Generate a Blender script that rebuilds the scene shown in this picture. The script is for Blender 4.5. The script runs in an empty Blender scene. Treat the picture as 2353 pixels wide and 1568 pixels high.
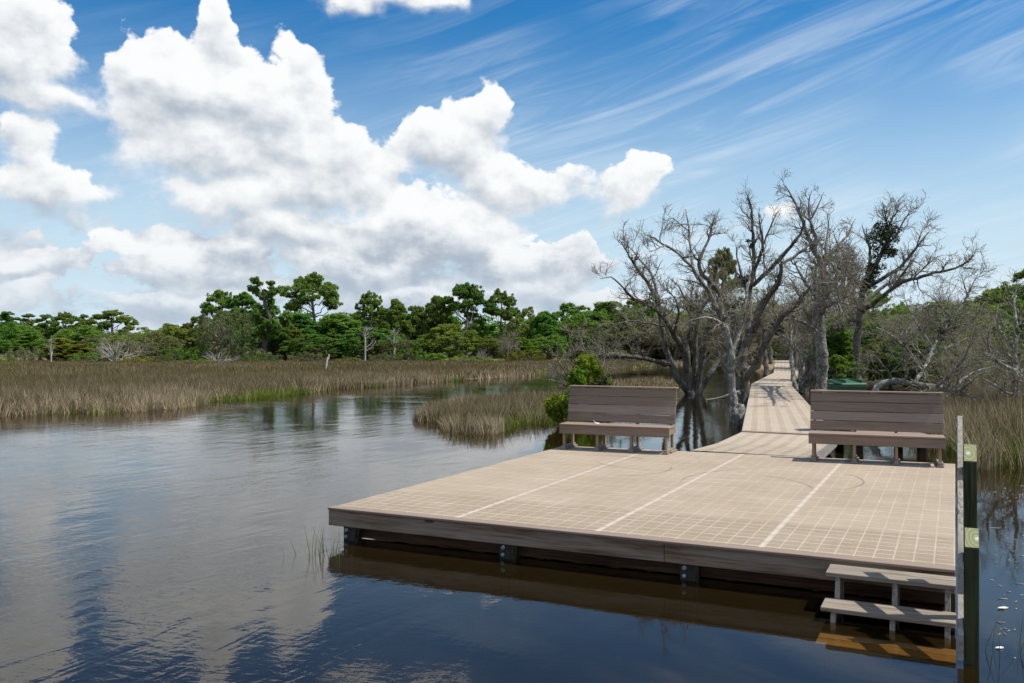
import bpy, math, random
import numpy as np
from mathutils import Vector, Matrix

# ------------------------------------------------------------------ camera, world, sun
SC = bpy.context.scene
COL = SC.collection
H = 2.155          # camera height above the water
F = 2080.0         # focal length for a 2352 wide picture
cam = bpy.data.cameras.new('camera')
cam.sensor_width = 36.0
cam.lens = F / 2352 * 36
cam.clip_end = 6000
cam.clip_start = 0.05
camo = bpy.data.objects.new('camera', cam)
camo.location = (0, 0, H)
camo.rotation_euler = (math.radians(90), 0, 0)
COL.objects.link(camo)
SC.camera = camo
SC.view_settings.view_transform = 'Standard'
SC.view_settings.look = 'None'
SC.view_settings.exposure = 0.32
SC.view_settings.gamma = 1.0
SC.cycles.max_bounces = 6
SC.cycles.transparent_max_bounces = 16
SC.cycles.volume_bounces = 0
SC.cycles.caustics_reflective = False
SC.cycles.caustics_refractive = False
SC.cycles.sample_clamp_indirect = 6
SC.cycles.use_denoising = True

SUN_AZ = 93.0      # degrees to the right of the view direction
SUN_EL = 59.5
sd = bpy.data.lights.new('sun', 'SUN')
sd.energy = 4.2
sd.angle = math.radians(0.55)
sd.color = (1.0, 0.955, 0.88)
so = bpy.data.objects.new('sun', sd)
sdir = Vector((math.sin(math.radians(SUN_AZ)) * math.cos(math.radians(SUN_EL)),
               math.cos(math.radians(SUN_AZ)) * math.cos(math.radians(SUN_EL)),
               math.sin(math.radians(SUN_EL))))
so.rotation_euler = sdir.to_track_quat('Z', 'Y').to_euler()
so.location = (20, -10, 30)
COL.objects.link(so)


class NT:
    """small helper that writes shader node graphs"""
    def __init__(s, tree):
        s.t = tree
        s.n = tree.nodes
        s.l = tree.links

    def new(s, kind, **kw):
        nd = s.n.new(kind)
        for k, v in kw.items():
            setattr(nd, k, v)
        return nd

    def put(s, sock, v):
        if v is None:
            return
        if isinstance(v, bpy.types.NodeSocket):
            s.l.new(v, sock)
        else:
            sock.default_value = v

    def m(s, op, a, b=None, c=None, clamp=False):
        nd = s.new('ShaderNodeMath', operation=op, use_clamp=clamp)
        s.put(nd.inputs[0], a)
        s.put(nd.inputs[1], b)
        s.put(nd.inputs[2], c)
        return nd.outputs[0]

    def v(s, op, a, b=None, c=None):
        nd = s.new('ShaderNodeVectorMath', operation=op)
        s.put(nd.inputs[0], a)
        s.put(nd.inputs[1], b)
        s.put(nd.inputs[2], c)
        return nd.outputs['Value'] if op in ('DOT_PRODUCT', 'LENGTH', 'DISTANCE') else nd.outputs[0]

    def ss(s, x, a, b, lo=0.0, hi=1.0):
        nd = s.new('ShaderNodeMapRange', interpolation_type='SMOOTHSTEP')
        s.put(nd.inputs[0], x)
        for i, q in enumerate((a, b, lo, hi)):
            s.put(nd.inputs[i + 1], q)
        return nd.outputs[0]

    def lin(s, x, a, b, lo=0.0, hi=1.0):
        nd = s.new('ShaderNodeMapRange')
        s.put(nd.inputs[0], x)
        for i, q in enumerate((a, b, lo, hi)):
            s.put(nd.inputs[i + 1], q)
        return nd.outputs[0]

    def noise(s, vec, scale, detail=4, rough=0.55, dist=0.0, dims='3D'):
        nd = s.new('ShaderNodeTexNoise', noise_dimensions=dims)
        if vec is not None:
            s.l.new(vec, nd.inputs['Vector'])
        nd.inputs['Scale'].default_value = scale
        nd.inputs['Detail'].default_value = detail
        nd.inputs['Roughness'].default_value = rough
        nd.inputs['Distortion'].default_value = dist
        return nd.outputs['Fac']

    def mix(s, f, a, b, mode='MIX'):
        nd = s.new('ShaderNodeMix', data_type='RGBA', blend_type=mode)
        s.put(nd.inputs[0], f)
        s.put(nd.inputs[6], a if isinstance(a, bpy.types.NodeSocket) or len(a) == 4 else (*a, 1))
        s.put(nd.inputs[7], b if isinstance(b, bpy.types.NodeSocket) or len(b) == 4 else (*b, 1))
        return nd.outputs[2]

    def scale(s, vec, sc, loc=(0, 0, 0)):
        nd = s.new('ShaderNodeVectorMath', operation='MULTIPLY_ADD')
        s.put(nd.inputs[0], vec)
        nd.inputs[1].default_value = sc
        nd.inputs[2].default_value = loc
        return nd.outputs[0]


# ------------------------------------------------------------------ sky: Nishita sky with procedural cumulus and cirrus
W = bpy.data.worlds.new('World')
SC.world = W
W.use_nodes = True
W.cycles.sampling_method = 'MANUAL'
W.cycles.sample_map_resolution = 512
N = NT(W.node_tree)
for nd in list(N.n):
    N.n.remove(nd)
wout = N.new('ShaderNodeOutputWorld')
bg = N.new('ShaderNodeBackground')
bg.inputs[1].default_value = 0.083
N.l.new(bg.outputs[0], wout.inputs[0])
sky = N.new('ShaderNodeTexSky', sky_type='NISHITA')
sky.sun_disc = False
sky.sun_elevation = math.radians(SUN_EL)
sky.sun_rotation = math.radians(SUN_AZ)
sky.air_density = 1.0
sky.dust_density = 0.6
sky.ozone_density = 2.6
tc = N.new('ShaderNodeTexCoord')
sep = N.new('ShaderNodeSeparateXYZ')
N.l.new(tc.outputs['Generated'], sep.inputs[0])
DX, DY, DZ = sep.outputs
az = N.m('ARCTAN2', DX, DY)
hyp = N.m('SQRT', N.m('ADD', N.m('MULTIPLY', DX, DX), N.m('MULTIPLY', DY, DY)))
el = N.m('ARCTAN2', DZ, hyp)
cmb = N.new('ShaderNodeCombineXYZ')
N.l.new(az, cmb.inputs[0])
N.l.new(el, cmb.inputs[1])
P0 = cmb.outputs[0]
# domain warp so that cloud outlines billow
def warp(P, sc, amt, off):
    nd = N.new('ShaderNodeTexNoise', noise_dimensions='2D')
    N.l.new(N.scale(P, (1, 1.25, 1), off), nd.inputs['Vector'])
    nd.inputs['Scale'].default_value = sc
    nd.inputs['Detail'].default_value = 3
    nd.inputs['Roughness'].default_value = 0.5
    return N.v('MULTIPLY_ADD', N.v('SUBTRACT', nd.outputs['Color'], (0.5, 0.5, 0.5)), (amt, amt, 0), P)
P = warp(P0, 5.5, 0.075, (3.1, 1.7, 0))
P = warp(P, 22.0, 0.030, (1.1, 4.7, 0))


def dirpx(X, Y):
    a = math.atan2(X - 1176, F)
    return a, math.atan2((784 - Y) * math.cos(a), F)


# cloud masses (azimuth, elevation, half width, half height), listed as they stand in the sky; weight last
BL = [(535, 100, 46, 60, 1.0), (532, 52, 25, 38, .9), (400, 110, 50, 40, .7), (702, 120, 42, 55, .9), (345, 150, 95, 75, 1.0), (460, 215, 190, 90, 1.2), (640, 250, 120, 100, 1.1),
      (330, 300, 95, 90, .8), (700, 350, 130, 75, 1.1), (500, 350, 190, 70, .9), (830, 400, 110, 60, .8), (600, 470, 190, 60, .8),
      (35, 95, 105, 100, 1.1), (70, 235, 110, 40, .75), (20, 320, 75, 50, .7), (70, 425, 130, 55, 1.0),
      (1000, 335, 125, 62, 1.0), (1105, 290, 72, 62, .95), (1190, 425, 130, 58, .95), (1080, 380, 110, 45, .8), (1435, 432, 75, 60, 1.1), (1320, 470, 110, 34, .6),
      (935, 500, 85, 70, 1.2), (1050, 545, 95, 70, 1.15), (860, 440, 38, 38, .7), (900, 600, 230, 45, .7), (1300, 590, 70, 60, .9), (1385, 610, 60, 30, .7),
      (1180, 610, 130, 60, .8), (760, 620, 190, 60, .7), (250, 600, 110, 50, .50), (470, 590, 130, 60, .66), (330, 690, 330, 36, .42), (500, 445, 100, 34, .7), (690, 435, 180, 46, .9), (660, 545, 170, 36, .7),
      (900, 690, 300, 36, .7), (1350, 690, 240, 34, .6), (890, -15, 190, 40, .75), (85, 520, 44, 20, .5), (60, 608, 50, 18, .45),
      (1790, 500, 70, 45, .55), (1900, 540, 60, 30, .4)]
# one running vector: x and y gather the offsets from the cloud centres, z the amount of cloud
Vs = None
for i_, (X, Y, rx, ry, w) in enumerate(BL):
    if i_ % 8 == 7:      # keeps the shader's working memory small
        P = N.v('MULTIPLY_ADD', Vs, (1e-9, 1e-9, 0), P)
    a, e = dirpx(X, Y)
    rx = rx / F * 1.2
    ry = ry / F * 1.2
    q = N.scale(P, (1 / rx, 1 / ry, 0), (-a / rx, -e / ry, 1))
    d2 = N.v('DOT_PRODUCT', q, q)
    g = N.m('MULTIPLY', N.m('POWER', 0.049787, d2), (w * math.e) ** 3)
    qg = N.v('MULTIPLY', q, g)
    Vs = qg if Vs is None else N.v('ADD', Vs, qg)
sv = N.new('ShaderNodeSeparateXYZ')
N.l.new(Vs, sv.inputs[0])
Ws = sv.outputs[2]
Fs = N.m('POWER', N.m('ADD', Ws, 0.0001), 0.3333)
rel = N.m('DIVIDE', sv.outputs[1], N.m('ADD', Ws, 0.002))
relx = N.m('DIVIDE', sv.outputs[0], N.m('ADD', Ws, 0.002))
# the rest of the sky dome carries scattered cumulus too
gen = N.noise(N.scale(tc.outputs['Generated'], (1, 1, 2.2), (5, 2, 1)), 2.3, 3, 0.5)
beside = N.ss(N.m('ABSOLUTE', az), 0.62, 0.95)
Fs = N.m('MULTIPLY_ADD', N.m('MULTIPLY', beside, N.ss(gen, 0.46, 0.62)), 0.9, Fs)
# fine billows, sampled twice for light on the upper side
Pn = N.scale(P0, (1, 1.25, 1))
b1 = N.noise(Pn, 13, 6, 0.55, 0.0, '2D')
b2 = N.noise(N.v('ADD', Pn, (0.005, 0.016, 0)), 13, 4, 0.5, 0.0, '2D')
# scattered grey scraps low over the wood
band = N.m('MULTIPLY', N.ss(el, 0.150, 0.085), N.ss(el, -0.03, 0.01))
band = N.m('MULTIPLY', band, N.ss(az, 0.16, 0.02))
n4 = N.noise(N.scale(P0, (1, 1.9, 1), (7, 3, 0)), 8.5, 7, 0.62, 0.0, '2D')
Fs = N.m('MULTIPLY_ADD', N.m('MULTIPLY', band, N.ss(n4, 0.36, 0.60)), 0.68, Fs)
b3 = N.noise(Pn, 38, 6, 0.64, 0.0, '2D')
Fd = N.m('MULTIPLY_ADD', N.m('SUBTRACT', b1, 0.5), 0.66, Fs)
Fd = N.m('MULTIPLY_ADD', N.m('SUBTRACT', b3, 0.5), 0.34, Fd)
soft = N.ss(rel, 0.35, -0.7)
edge = N.m('MULTIPLY_ADD', soft, 0.44, 0.52)
alpha = N.ss(Fd, N.m('MULTIPLY_ADD', soft, -0.10, 0.42), edge)
thick = N.ss(Fd, 0.45, 1.2)
# upper sides are lit, undersides grey
up = N.m('MULTIPLY_ADD', relx, 0.10, rel)
fine = N.m('MULTIPLY', N.m('SUBTRACT', b1, b2), 2.0)
fine = N.m('MULTIPLY_ADD', N.m('SUBTRACT', b3, 0.5), 0.55, fine)
lit = N.m('ADD', N.m('MULTIPLY_ADD', up, 0.62, 0.72), fine)
lit = N.m('MULTIPLY_ADD', N.m('MULTIPLY', thick, N.ss(rel, 0.4, -0.4)), -0.25, lit)
lit = N.m('MULTIPLY_ADD', band, N.ss(n4, 0.35, 0.62, -0.55, 0.02), lit)
lit = N.ss(lit, -0.30, 1.12)
low = N.ss(el, 0.0, 0.13, 1.0, 0.0)          # low clouds are seen through more air
ccol = N.mix(lit, (4.0, 4.65, 5.5), (9.4, 9.55, 9.6))
ccol = N.mix(N.m('MULTIPLY', low, 0.46), ccol, (4.7, 5.9, 7.2))
# cirrus streaks, rising to the right
cz = N.new('ShaderNodeVectorRotate', rotation_type='Z_AXIS')
N.l.new(P0, cz.inputs[0])
cz.inputs['Angle'].default_value = math.radians(-17)
cs = N.noise(N.scale(cz.outputs[0], (1.6, 17, 1), (0.3, 0, 0)), 2.2, 7, 0.62, 0.6, '2D')
cw = N.noise(N.scale(P0, (1, 1.6, 1), (1.3, 0.2, 0)), 3.0, 3, 0.5, 0.0, '2D')
cir = N.m('MULTIPLY', N.ss(cs, 0.34, 0.78), N.ss(cw, 0.28, 0.60))
cir = N.m('MULTIPLY', cir, N.ss(el, 0.42, 0.10, 0.45, 1.0))
cir = N.m('MULTIPLY', cir, N.ss(az, -0.25, 0.2, 0.30, 1.0))
veil = N.m('MULTIPLY', N.ss(el, 0.36, 0.02), 0.92)
# clear sky: Nishita, richer blue
hs = N.new('ShaderNodeHueSaturation')
N.l.new(sky.outputs[0], hs.inputs['Color'])
hs.inputs['Saturation'].default_value = 1.38
hs.inputs['Value'].default_value = 1.0
base = N.mix(1.0, hs.outputs[0], (0.62, 1.10, 1.18), 'MULTIPLY')
base = N.mix(N.m('MULTIPLY', veil, 1.0), base, (6.3, 7.7, 8.9))
base = N.mix(N.m('MULTIPLY', cir, 0.62, clamp=True), base, (7.8, 8.6, 9.4))
final = N.mix(alpha, base, ccol)
N.l.new(final, bg.inputs[0])


# ------------------------------------------------------------------ helpers for geometry and naming
TH = 0.4523
UX, UY = math.cos(TH), -math.sin(TH)       # along the front of the deck
VX, VY = math.sin(TH), math.cos(TH)        # from the front of the deck to its back
ZD = 0.355                                 # deck top above the water


def wp(X, Y, z=0.0):
    """ground point seen at X, Y of the photograph (2352 wide) at height z"""
    d = F * (H - z) / (Y - 784)
    return ((X - 1176) / F * d, d)


def at(X, Y, d):
    """point at distance d seen at X, Y"""
    return np.array([(X - 1176) / F * d, d, H - (Y - 784) / F * d])


def tag(o, label=None, cat=None, group=None, kind=None):
    if label:
        o['label'] = label
    if cat:
        o['category'] = cat
    if group:
        o['group'] = group
    if kind:
        o['kind'] = kind
    return o


def empty(name, loc=(0, 0, 0), rz=0.0):
    o = bpy.data.objects.new(name, None)
    o.location = loc
    o.rotation_euler = (0, 0, rz)
    COL.objects.link(o)
    return o


def mesh_np(name, verts, faces4=None, faces3=None, smooth=False):
    """fast mesh from numpy arrays"""
    me = bpy.data.meshes.new(name)
    verts = np.asarray(verts, np.float32).reshape(-1, 3)
    f4 = np.zeros((0, 4), np.int32) if faces4 is None else np.asarray(faces4, np.int32).reshape(-1, 4)
    f3 = np.zeros((0, 3), np.int32) if faces3 is None else np.asarray(faces3, np.int32).reshape(-1, 3)
    me.vertices.add(len(verts))
    me.vertices.foreach_set('co', verts.ravel())
    nl = f4.size + f3.size
    me.loops.add(nl)
    me.loops.foreach_set('vertex_index', np.concatenate([f4.ravel(), f3.ravel()]))
    me.polygons.add(len(f4) + len(f3))
    tot = np.concatenate([np.full(len(f4), 4), np.full(len(f3), 3)]).astype(np.int32)
    st = np.concatenate([[0], np.cumsum(tot)[:-1]]).astype(np.int32) if len(tot) else tot
    me.polygons.foreach_set('loop_start', st)
    me.polygons.foreach_set('loop_total', tot)
    if smooth:
        me.polygons.foreach_set('use_smooth', np.ones(len(tot), bool))
    me.update(calc_edges=True)
    me.validate()
    return me


def link(name, me, mats, parent=None):
    o = bpy.data.objects.new(name, me)
    COL.objects.link(o)
    for m_ in (mats if isinstance(mats, (list, tuple)) else [mats]):
        if m_ is not None and me.materials.find(m_.name) < 0:
            me.materials.append(m_)
    if parent is not None:
        o.parent = parent
    return o


class MB:
    """collects boxes, beams and prisms for ONE mesh object"""
    def __init__(s):
        s.v = []
        s.f = []

    def hexa(s, p):
        """8 corner points: four below, four above, both counter-clockwise"""
        b = len(s.v)
        s.v += [tuple(q) for q in p]
        s.f += [(b, b + 3, b + 2, b + 1), (b + 4, b + 5, b + 6, b + 7), (b, b + 1, b + 5, b + 4),
                (b + 1, b + 2, b + 6, b + 5), (b + 2, b + 3, b + 7, b + 6), (b + 3, b, b + 4, b + 7)]

    def box(s, x0, x1, y0, y1, z0, z1):
        s.hexa([(x0, y0, z0), (x1, y0, z0), (x1, y1, z0), (x0, y1, z0), (x0, y0, z1), (x1, y0, z1), (x1, y1, z1), (x0, y1, z1)])

    def prism(s, poly, x0, x1):
        """polygon in the y, z plane swept along x"""
        b = len(s.v)
        n = len(poly)
        s.v += [(x0, y, z) for y, z in poly] + [(x1, y, z) for y, z in poly]
        s.f.append(tuple(b + i for i in range(n))[::-1])
        s.f.append(tuple(b + n + i for i in range(n)))
        for i in range(n):
            j = (i + 1) % n
            s.f.append((b + i, b + j, b + n + j, b + n + i))

    def cyl(s, c, r, z0, z1, n=16, axis='z'):
        b = len(s.v)
        for zz in (z0, z1):
            for i in range(n):
                a = 2 * math.pi * i / n
                p = (r * math.cos(a), r * math.sin(a))
                s.v.append((c[0] + p[0], c[1] + p[1], zz) if axis == 'z' else (c[0] + p[0], zz, c[1] + p[1]))
        s.f.append(tuple(b + i for i in range(n))[::-1])
        s.f.append(tuple(b + n + i for i in range(n)))
        for i in range(n):
            j = (i + 1) % n
            s.f.append((b + i, b + j, b + n + j, b + n + i))

    def build(s, name, mat, parent=None, bevel=0.004, smooth=False):
        me = bpy.data.meshes.new(name)
        me.from_pydata(s.v, [], s.f)
        import bmesh
        bm = bmesh.new()
        bm.from_mesh(me)
        bmesh.ops.recalc_face_normals(bm, faces=bm.faces)
        if bevel:
            bmesh.ops.bevel(bm, geom=bm.edges[:], offset=bevel, segments=1, affect='EDGES', clamp_overlap=True)
        bm.to_mesh(me)
        bm.free()
        return link(name, me, mat, parent)


def copy_tree(o, parent=None):
    c = o.copy()
    COL.objects.link(c)
    if parent is not None:
        c.parent = parent
    for ch in list(o.children):
        copy_tree(ch, c)
    return c


# ------------------------------------------------------------------ materials
def mat(name):
    m_ = bpy.data.materials.new(name)
    m_.use_nodes = True
    t = NT(m_.node_tree)
    for nd in list(t.n):
        t.n.remove(nd)
    out = t.new('ShaderNodeOutputMaterial')
    return m_, t, out


def bsdf(t, out, col, rough=0.8, bump=None, bstr=0.3, bdist=0.01, spec=0.3):
    b = t.new('ShaderNodeBsdfPrincipled')
    t.put(b.inputs['Base Color'], col if isinstance(col, bpy.types.NodeSocket) else (*col, 1))
    t.put(b.inputs['Roughness'], rough)
    b.inputs['Specular IOR Level'].default_value = spec
    if bump is not None:
        bp = t.new('ShaderNodeBump')
        bp.inputs['Strength'].default_value = bstr
        bp.inputs['Distance'].default_value = bdist
        t.l.new(bump, bp.inputs['Height'])
        t.l.new(bp.outputs[0], b.inputs['Normal'])
    if out is not None:
        t.l.new(b.outputs[0], out.inputs[0])
    return b


def wood(name, c1, c2, c3, axis=0, gs=1.0, rough=0.8, knots=True):
    """boards with long grain along one axis of the object"""
    m_, t, out = mat(name)
    co = t.new('ShaderNodeTexCoord').outputs['Object']
    st = [26.0, 26.0, 26.0]
    st[axis] = 1.1
    rnd = t.new('ShaderNodeObjectInfo').outputs['Random']
    off = t.v('MULTIPLY_ADD', (11.0, 7.0, 5.0), rnd, (0, 0, 0))
    p = t.v('ADD', co, off)
    g = t.noise(t.scale(p, tuple(q * gs for q in st)), 1.6, 5, 0.62, 0.5)
    st2 = [5.0, 5.0, 5.0]
    st2[axis] = 0.5
    g2 = t.noise(t.scale(p, tuple(st2)), 1.3, 4, 0.6)
    col = t.mix(t.ss(g, 0.38, 0.62), c1, c2)
    col = t.mix(t.ss(g2, 0.42, 0.68), col, c3)
    if knots:
        vo = t.new('ShaderNodeTexVoronoi', feature='F1')
        st3 = [5.5, 5.5, 5.5]
        st3[axis] = 1.9
        if axis == 0:
            st3[1] = 0.0
        t.l.new(t.scale(p, tuple(st3)), vo.inputs['Vector'])
        vo.inputs['Scale'].default_value = 1.0
        k = t.ss(vo.outputs['Distance'], 0.15, 0.07)
        col = t.mix(t.m('MULTIPLY', k, 0.75), col, tuple(q * 0.25 for q in c1))
    bsdf(t, out, col, rough, g, 0.35, 0.006)
    return m_


def plain(name, col, rough=0.8, var=0.25, sc=8.0, spec=0.3, bump=0.2, bd=0.004):
    m_, t, out = mat(name)
    co = t.new('ShaderNodeTexCoord').outputs['Object']
    n_ = t.noise(co, sc, 5, 0.6)
    c = t.mix(t.ss(n_, 0.3, 0.7), tuple(q * (1 - var) for q in col), tuple(min(1, q * (1 + var)) for q in col))
    bsdf(t, out, c, rough, n_, bump, bd, spec)
    return m_


M_fascia = wood('weathered_lumber', (0.10, 0.058, 0.034), (0.27, 0.185, 0.125), (0.29, 0.235, 0.185), 0)
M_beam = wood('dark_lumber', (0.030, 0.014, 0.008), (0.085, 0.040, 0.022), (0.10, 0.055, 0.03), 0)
M_joist = wood('joist_lumber', (0.09, 0.05, 0.025), (0.2, 0.13, 0.075), (0.16, 0.10, 0.06), 1)
M_post = wood('green_treated_post', (0.020, 0.024, 0.009), (0.066, 0.072, 0.030), (0.045, 0.048, 0.020), 2, 1.0)
M_pile = wood('wet_pile', (0.02, 0.018, 0.014), (0.05, 0.045, 0.035), (0.035, 0.035, 0.025), 2, 1.0, 0.7)
M_tread = wood('grey_tread_lumber', (0.17, 0.135, 0.10), (0.31, 0.26, 0.205), (0.25, 0.208, 0.165), 0)
M_rail = wood('rail_lumber', (0.19, 0.165, 0.14), (0.36, 0.33, 0.295), (0.30, 0.275, 0.245), 1)
M_trim = wood('composite_trim', (0.22, 0.16, 0.125), (0.30, 0.225, 0.175), (0.27, 0.20, 0.155), 0, 1.0, 0.75, False)
M_slat = wood('composite_slat', (0.175, 0.128, 0.098), (0.24, 0.180, 0.140), (0.205, 0.152, 0.119), 0, 1.0, 0.7, False)
M_slat2 = wood('composite_slat_light', (0.25, 0.190, 0.152), (0.32, 0.25, 0.205), (0.28, 0.215, 0.175), 0, 1.0, 0.7, False)
M_leg = wood('bench_leg_lumber', (0.20, 0.135, 0.085), (0.33, 0.24, 0.16), (0.27, 0.195, 0.13), 2)
M_foot = wood('bench_foot_composite', (0.20, 0.165, 0.145), (0.29, 0.245, 0.215), (0.24, 0.205, 0.18), 1, 1.0, 0.75, False)
M_steel = plain('galvanised_steel', (0.30, 0.36, 0.40), 0.45, 0.2, 60, 0.6)
M_bin = plain('green_plastic', (0.010, 0.060, 0.024), 0.62, 0.15, 5, 0.5, 0.05)
M_binlid = plain('green_plastic_lid', (0.013, 0.078, 0.034), 0.6, 0.15, 5, 0.5, 0.05)
M_white = plain('white_paper', (0.75, 0.74, 0.72), 0.8, 0.1, 40)
M_stake = plain('bleached_stake', (0.62, 0.60, 0.55), 0.8, 0.2, 10)


# end grain of the sloped post tops
def endgrain():
    m_, t, out = mat('post_end_grain')
    co = t.new('ShaderNodeTexCoord').outputs['Object']
    wv = t.new('ShaderNodeTexWave', wave_type='RINGS', rings_direction='SPHERICAL', wave_profile='SAW')
    t.l.new(t.scale(co, (0.5, 0.36, 0.36)), wv.inputs['Vector'])
    wv.inputs['Scale'].default_value = 30
    wv.inputs['Distortion'].default_value = 0.8
    wv.inputs['Detail'].default_value = 2
    ln = t.v('LENGTH', co)
    c = t.mix(wv.outputs['Fac'], (0.27, 0.27, 0.12), (0.50, 0.49, 0.28))
    c = t.mix(t.ss(ln, 0.016, 0.009), c, (0.75, 0.75, 0.72))
    bsdf(t, out, c, 0.8)
    return m_


M_end = endgrain()


def deckmat(name, lenm, widm, ncell_u, lw, pu, pv, seam_u=None, slot=True, stripes=False):
    """moulded walkway grating: rows of fine through slots between solid ribs. UV is in metres"""
    m_, t, out = mat(name)
    uv = t.new('ShaderNodeUVMap').outputs[0]
    sp = t.new('ShaderNodeSeparateXYZ')
    t.l.new(uv, sp.inputs[0])
    U, V_ = sp.outputs[0], sp.outputs[1]
    cu = t.m('FRACT', t.m('DIVIDE', U, pu))
    cv = t.m('FRACT', t.m('DIVIDE', V_, pv))
    cr = t.m('FRACT', t.m('DIVIDE', V_, 0.3048))
    inu = t.m('MULTIPLY', t.m('GREATER_THAN', cu, 0.045), t.m('LESS_THAN', cu, 0.955))
    inv = t.m('MULTIPLY', t.m('GREATER_THAN', cv, 0.07), t.m('LESS_THAN', cv, 0.93))
    zone = t.m('MULTIPLY', inu, inv)
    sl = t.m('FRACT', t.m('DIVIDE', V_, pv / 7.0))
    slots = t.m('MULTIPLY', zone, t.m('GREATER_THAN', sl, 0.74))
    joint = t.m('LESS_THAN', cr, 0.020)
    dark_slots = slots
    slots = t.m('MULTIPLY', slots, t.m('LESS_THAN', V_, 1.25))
    n1 = t.noise(uv, 1.1, 6, 0.62)
    n2 = t.noise(uv, 11.0, 4, 0.6)
    n3 = t.noise(t.scale(uv, (6.6, 1.2, 1)), 1.0, 3, 0.5)
    cell = t.new('ShaderNodeTexWhiteNoise', noise_dimensions='1D')
    t.l.new(t.m('MULTIPLY_ADD', t.m('FLOOR', t.m('DIVIDE', U, 1.525)), 57.3, t.m('FLOOR', t.m('DIVIDE', V_, 0.3048))), cell.inputs['W'])
    body = t.mix(t.ss(n1, 0.32, 0.7), (0.36, 0.280, 0.198), (0.43, 0.347, 0.256))
    body = t.mix(t.m('MULTIPLY', cell.outputs[0], 0.38), body, (0.46, 0.366, 0.268))
    rib = t.mix(t.ss(n1, 0.35, 0.7), (0.47, 0.395, 0.305), (0.54, 0.465, 0.37))
    ribv = t.m('SUBTRACT', 1.0, inv)
    ribu = t.m('MULTIPLY', t.m('SUBTRACT', 1.0, inu), t.m('MULTIPLY_ADD', t.ss(n3, 0.4, 0.6), 0.25, 0.0))
    col = t.mix(t.m('MAXIMUM', t.m('MULTIPLY', ribv, t.ss(t.noise(t.scale(uv, (5.5, 3.3, 1)), 1.0, 2, 0.5), 0.42, 0.6, 0.05, 0.75)), ribu), body, rib)
    col = t.mix(t.m('MULTIPLY', t.ss(n2, 0.60, 0.80), 0.35), col, (0.30, 0.25, 0.20))
    if stripes:
        sf = t.m('FRACT', t.m('DIVIDE', U, pu * 2))
        col = t.mix(t.m('MULTIPLY', t.m('LESS_THAN', sf, 0.5), 0.5), col, (0.53, 0.455, 0.36))
    if seam_u:
        sm = None
        for s_ in seam_u:
            k = t.m('LESS_THAN', t.m('ABSOLUTE', t.m('SUBTRACT', U, s_)), 0.027)
            sm = k if sm is None else t.m('MAXIMUM', sm, k)
        slots = t.m('MULTIPLY', slots, t.m('SUBTRACT', 1.0, sm))
        col = t.mix(t.m('MULTIPLY', sm, t.m('GREATER_THAN', cr, 0.12)), col, (0.52, 0.45, 0.365))
    # rubber scuffs: a few thin arcs of grime
    if seam_u:
        sc_ = None
        for (cx, cy, r, a0, a1) in ((3.9, 4.2, 1.15, -0.6, 0.9), (4.6, 3.7, 1.7, 2.0, 3.4), (1.3, 5.0, 0.62, 0.3, 2.6), (1.55, 4.35, 0.95, -1.2, 0.5), (3.2, 3.1, 1.4, 0.2, 1.3), (2.2, 5.4, 1.1, 3.6, 5.2)):
            dx = t.m('SUBTRACT', U, cx)
            dy = t.m('SUBTRACT', V_, cy)
            rr = t.m('SQRT', t.m('ADD', t.m('MULTIPLY', dx, dx), t.m('MULTIPLY', dy, dy)))
            dd = t.m('ABSOLUTE', t.m('SUBTRACT', rr, r))
            an = t.m('ARCTAN2', dy, dx)
            mid, hw = (a0 + a1) / 2, (a1 - a0) / 2
            dm = t.m('ABSOLUTE', t.m('WRAP', t.m('SUBTRACT', an, mid), math.pi, -math.pi))
            k = t.m('MULTIPLY', t.ss(dd, 0.022, 0.006), t.ss(dm, hw, hw * 0.6))
            sc_ = k if sc_ is None else t.m('MAXIMUM', sc_, k)
        col = t.mix(t.m('MULTIPLY', sc_, t.ss(n2, 0.2, 0.6, 0.35, 0.8)), col, (0.15, 0.12, 0.095))
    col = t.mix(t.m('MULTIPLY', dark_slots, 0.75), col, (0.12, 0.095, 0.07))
    col = t.mix(t.m('MULTIPLY', joint, 0.7), col, (0.10, 0.075, 0.055))
    b = bsdf(t, None, col, 0.75, t.m('ADD', t.m('MULTIPLY', zone, -0.3), n2), 0.25, 0.004)
    if slot:
        tr = t.new('ShaderNodeBsdfTransparent')
        mx = t.new('ShaderNodeMixShader')
        t.l.new(slots, mx.inputs[0])
        t.l.new(b.outputs[0], mx.inputs[1])
        t.l.new(tr.outputs[0], mx.inputs[2])
        t.l.new(mx.outputs[0], out.inputs[0])
    else:
        t.l.new(b.outputs[0], out.inputs[0])
    return m_


M_deck = deckmat('deck_grating', 0, 0, 0, 0, 0.1524, 0.1524, (1.525, 3.05, 4.575))
M_walk = deckmat('boardwalk_grating', 0, 0, 0, 0, 0.1524, 0.1524, None, True, True)


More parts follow.
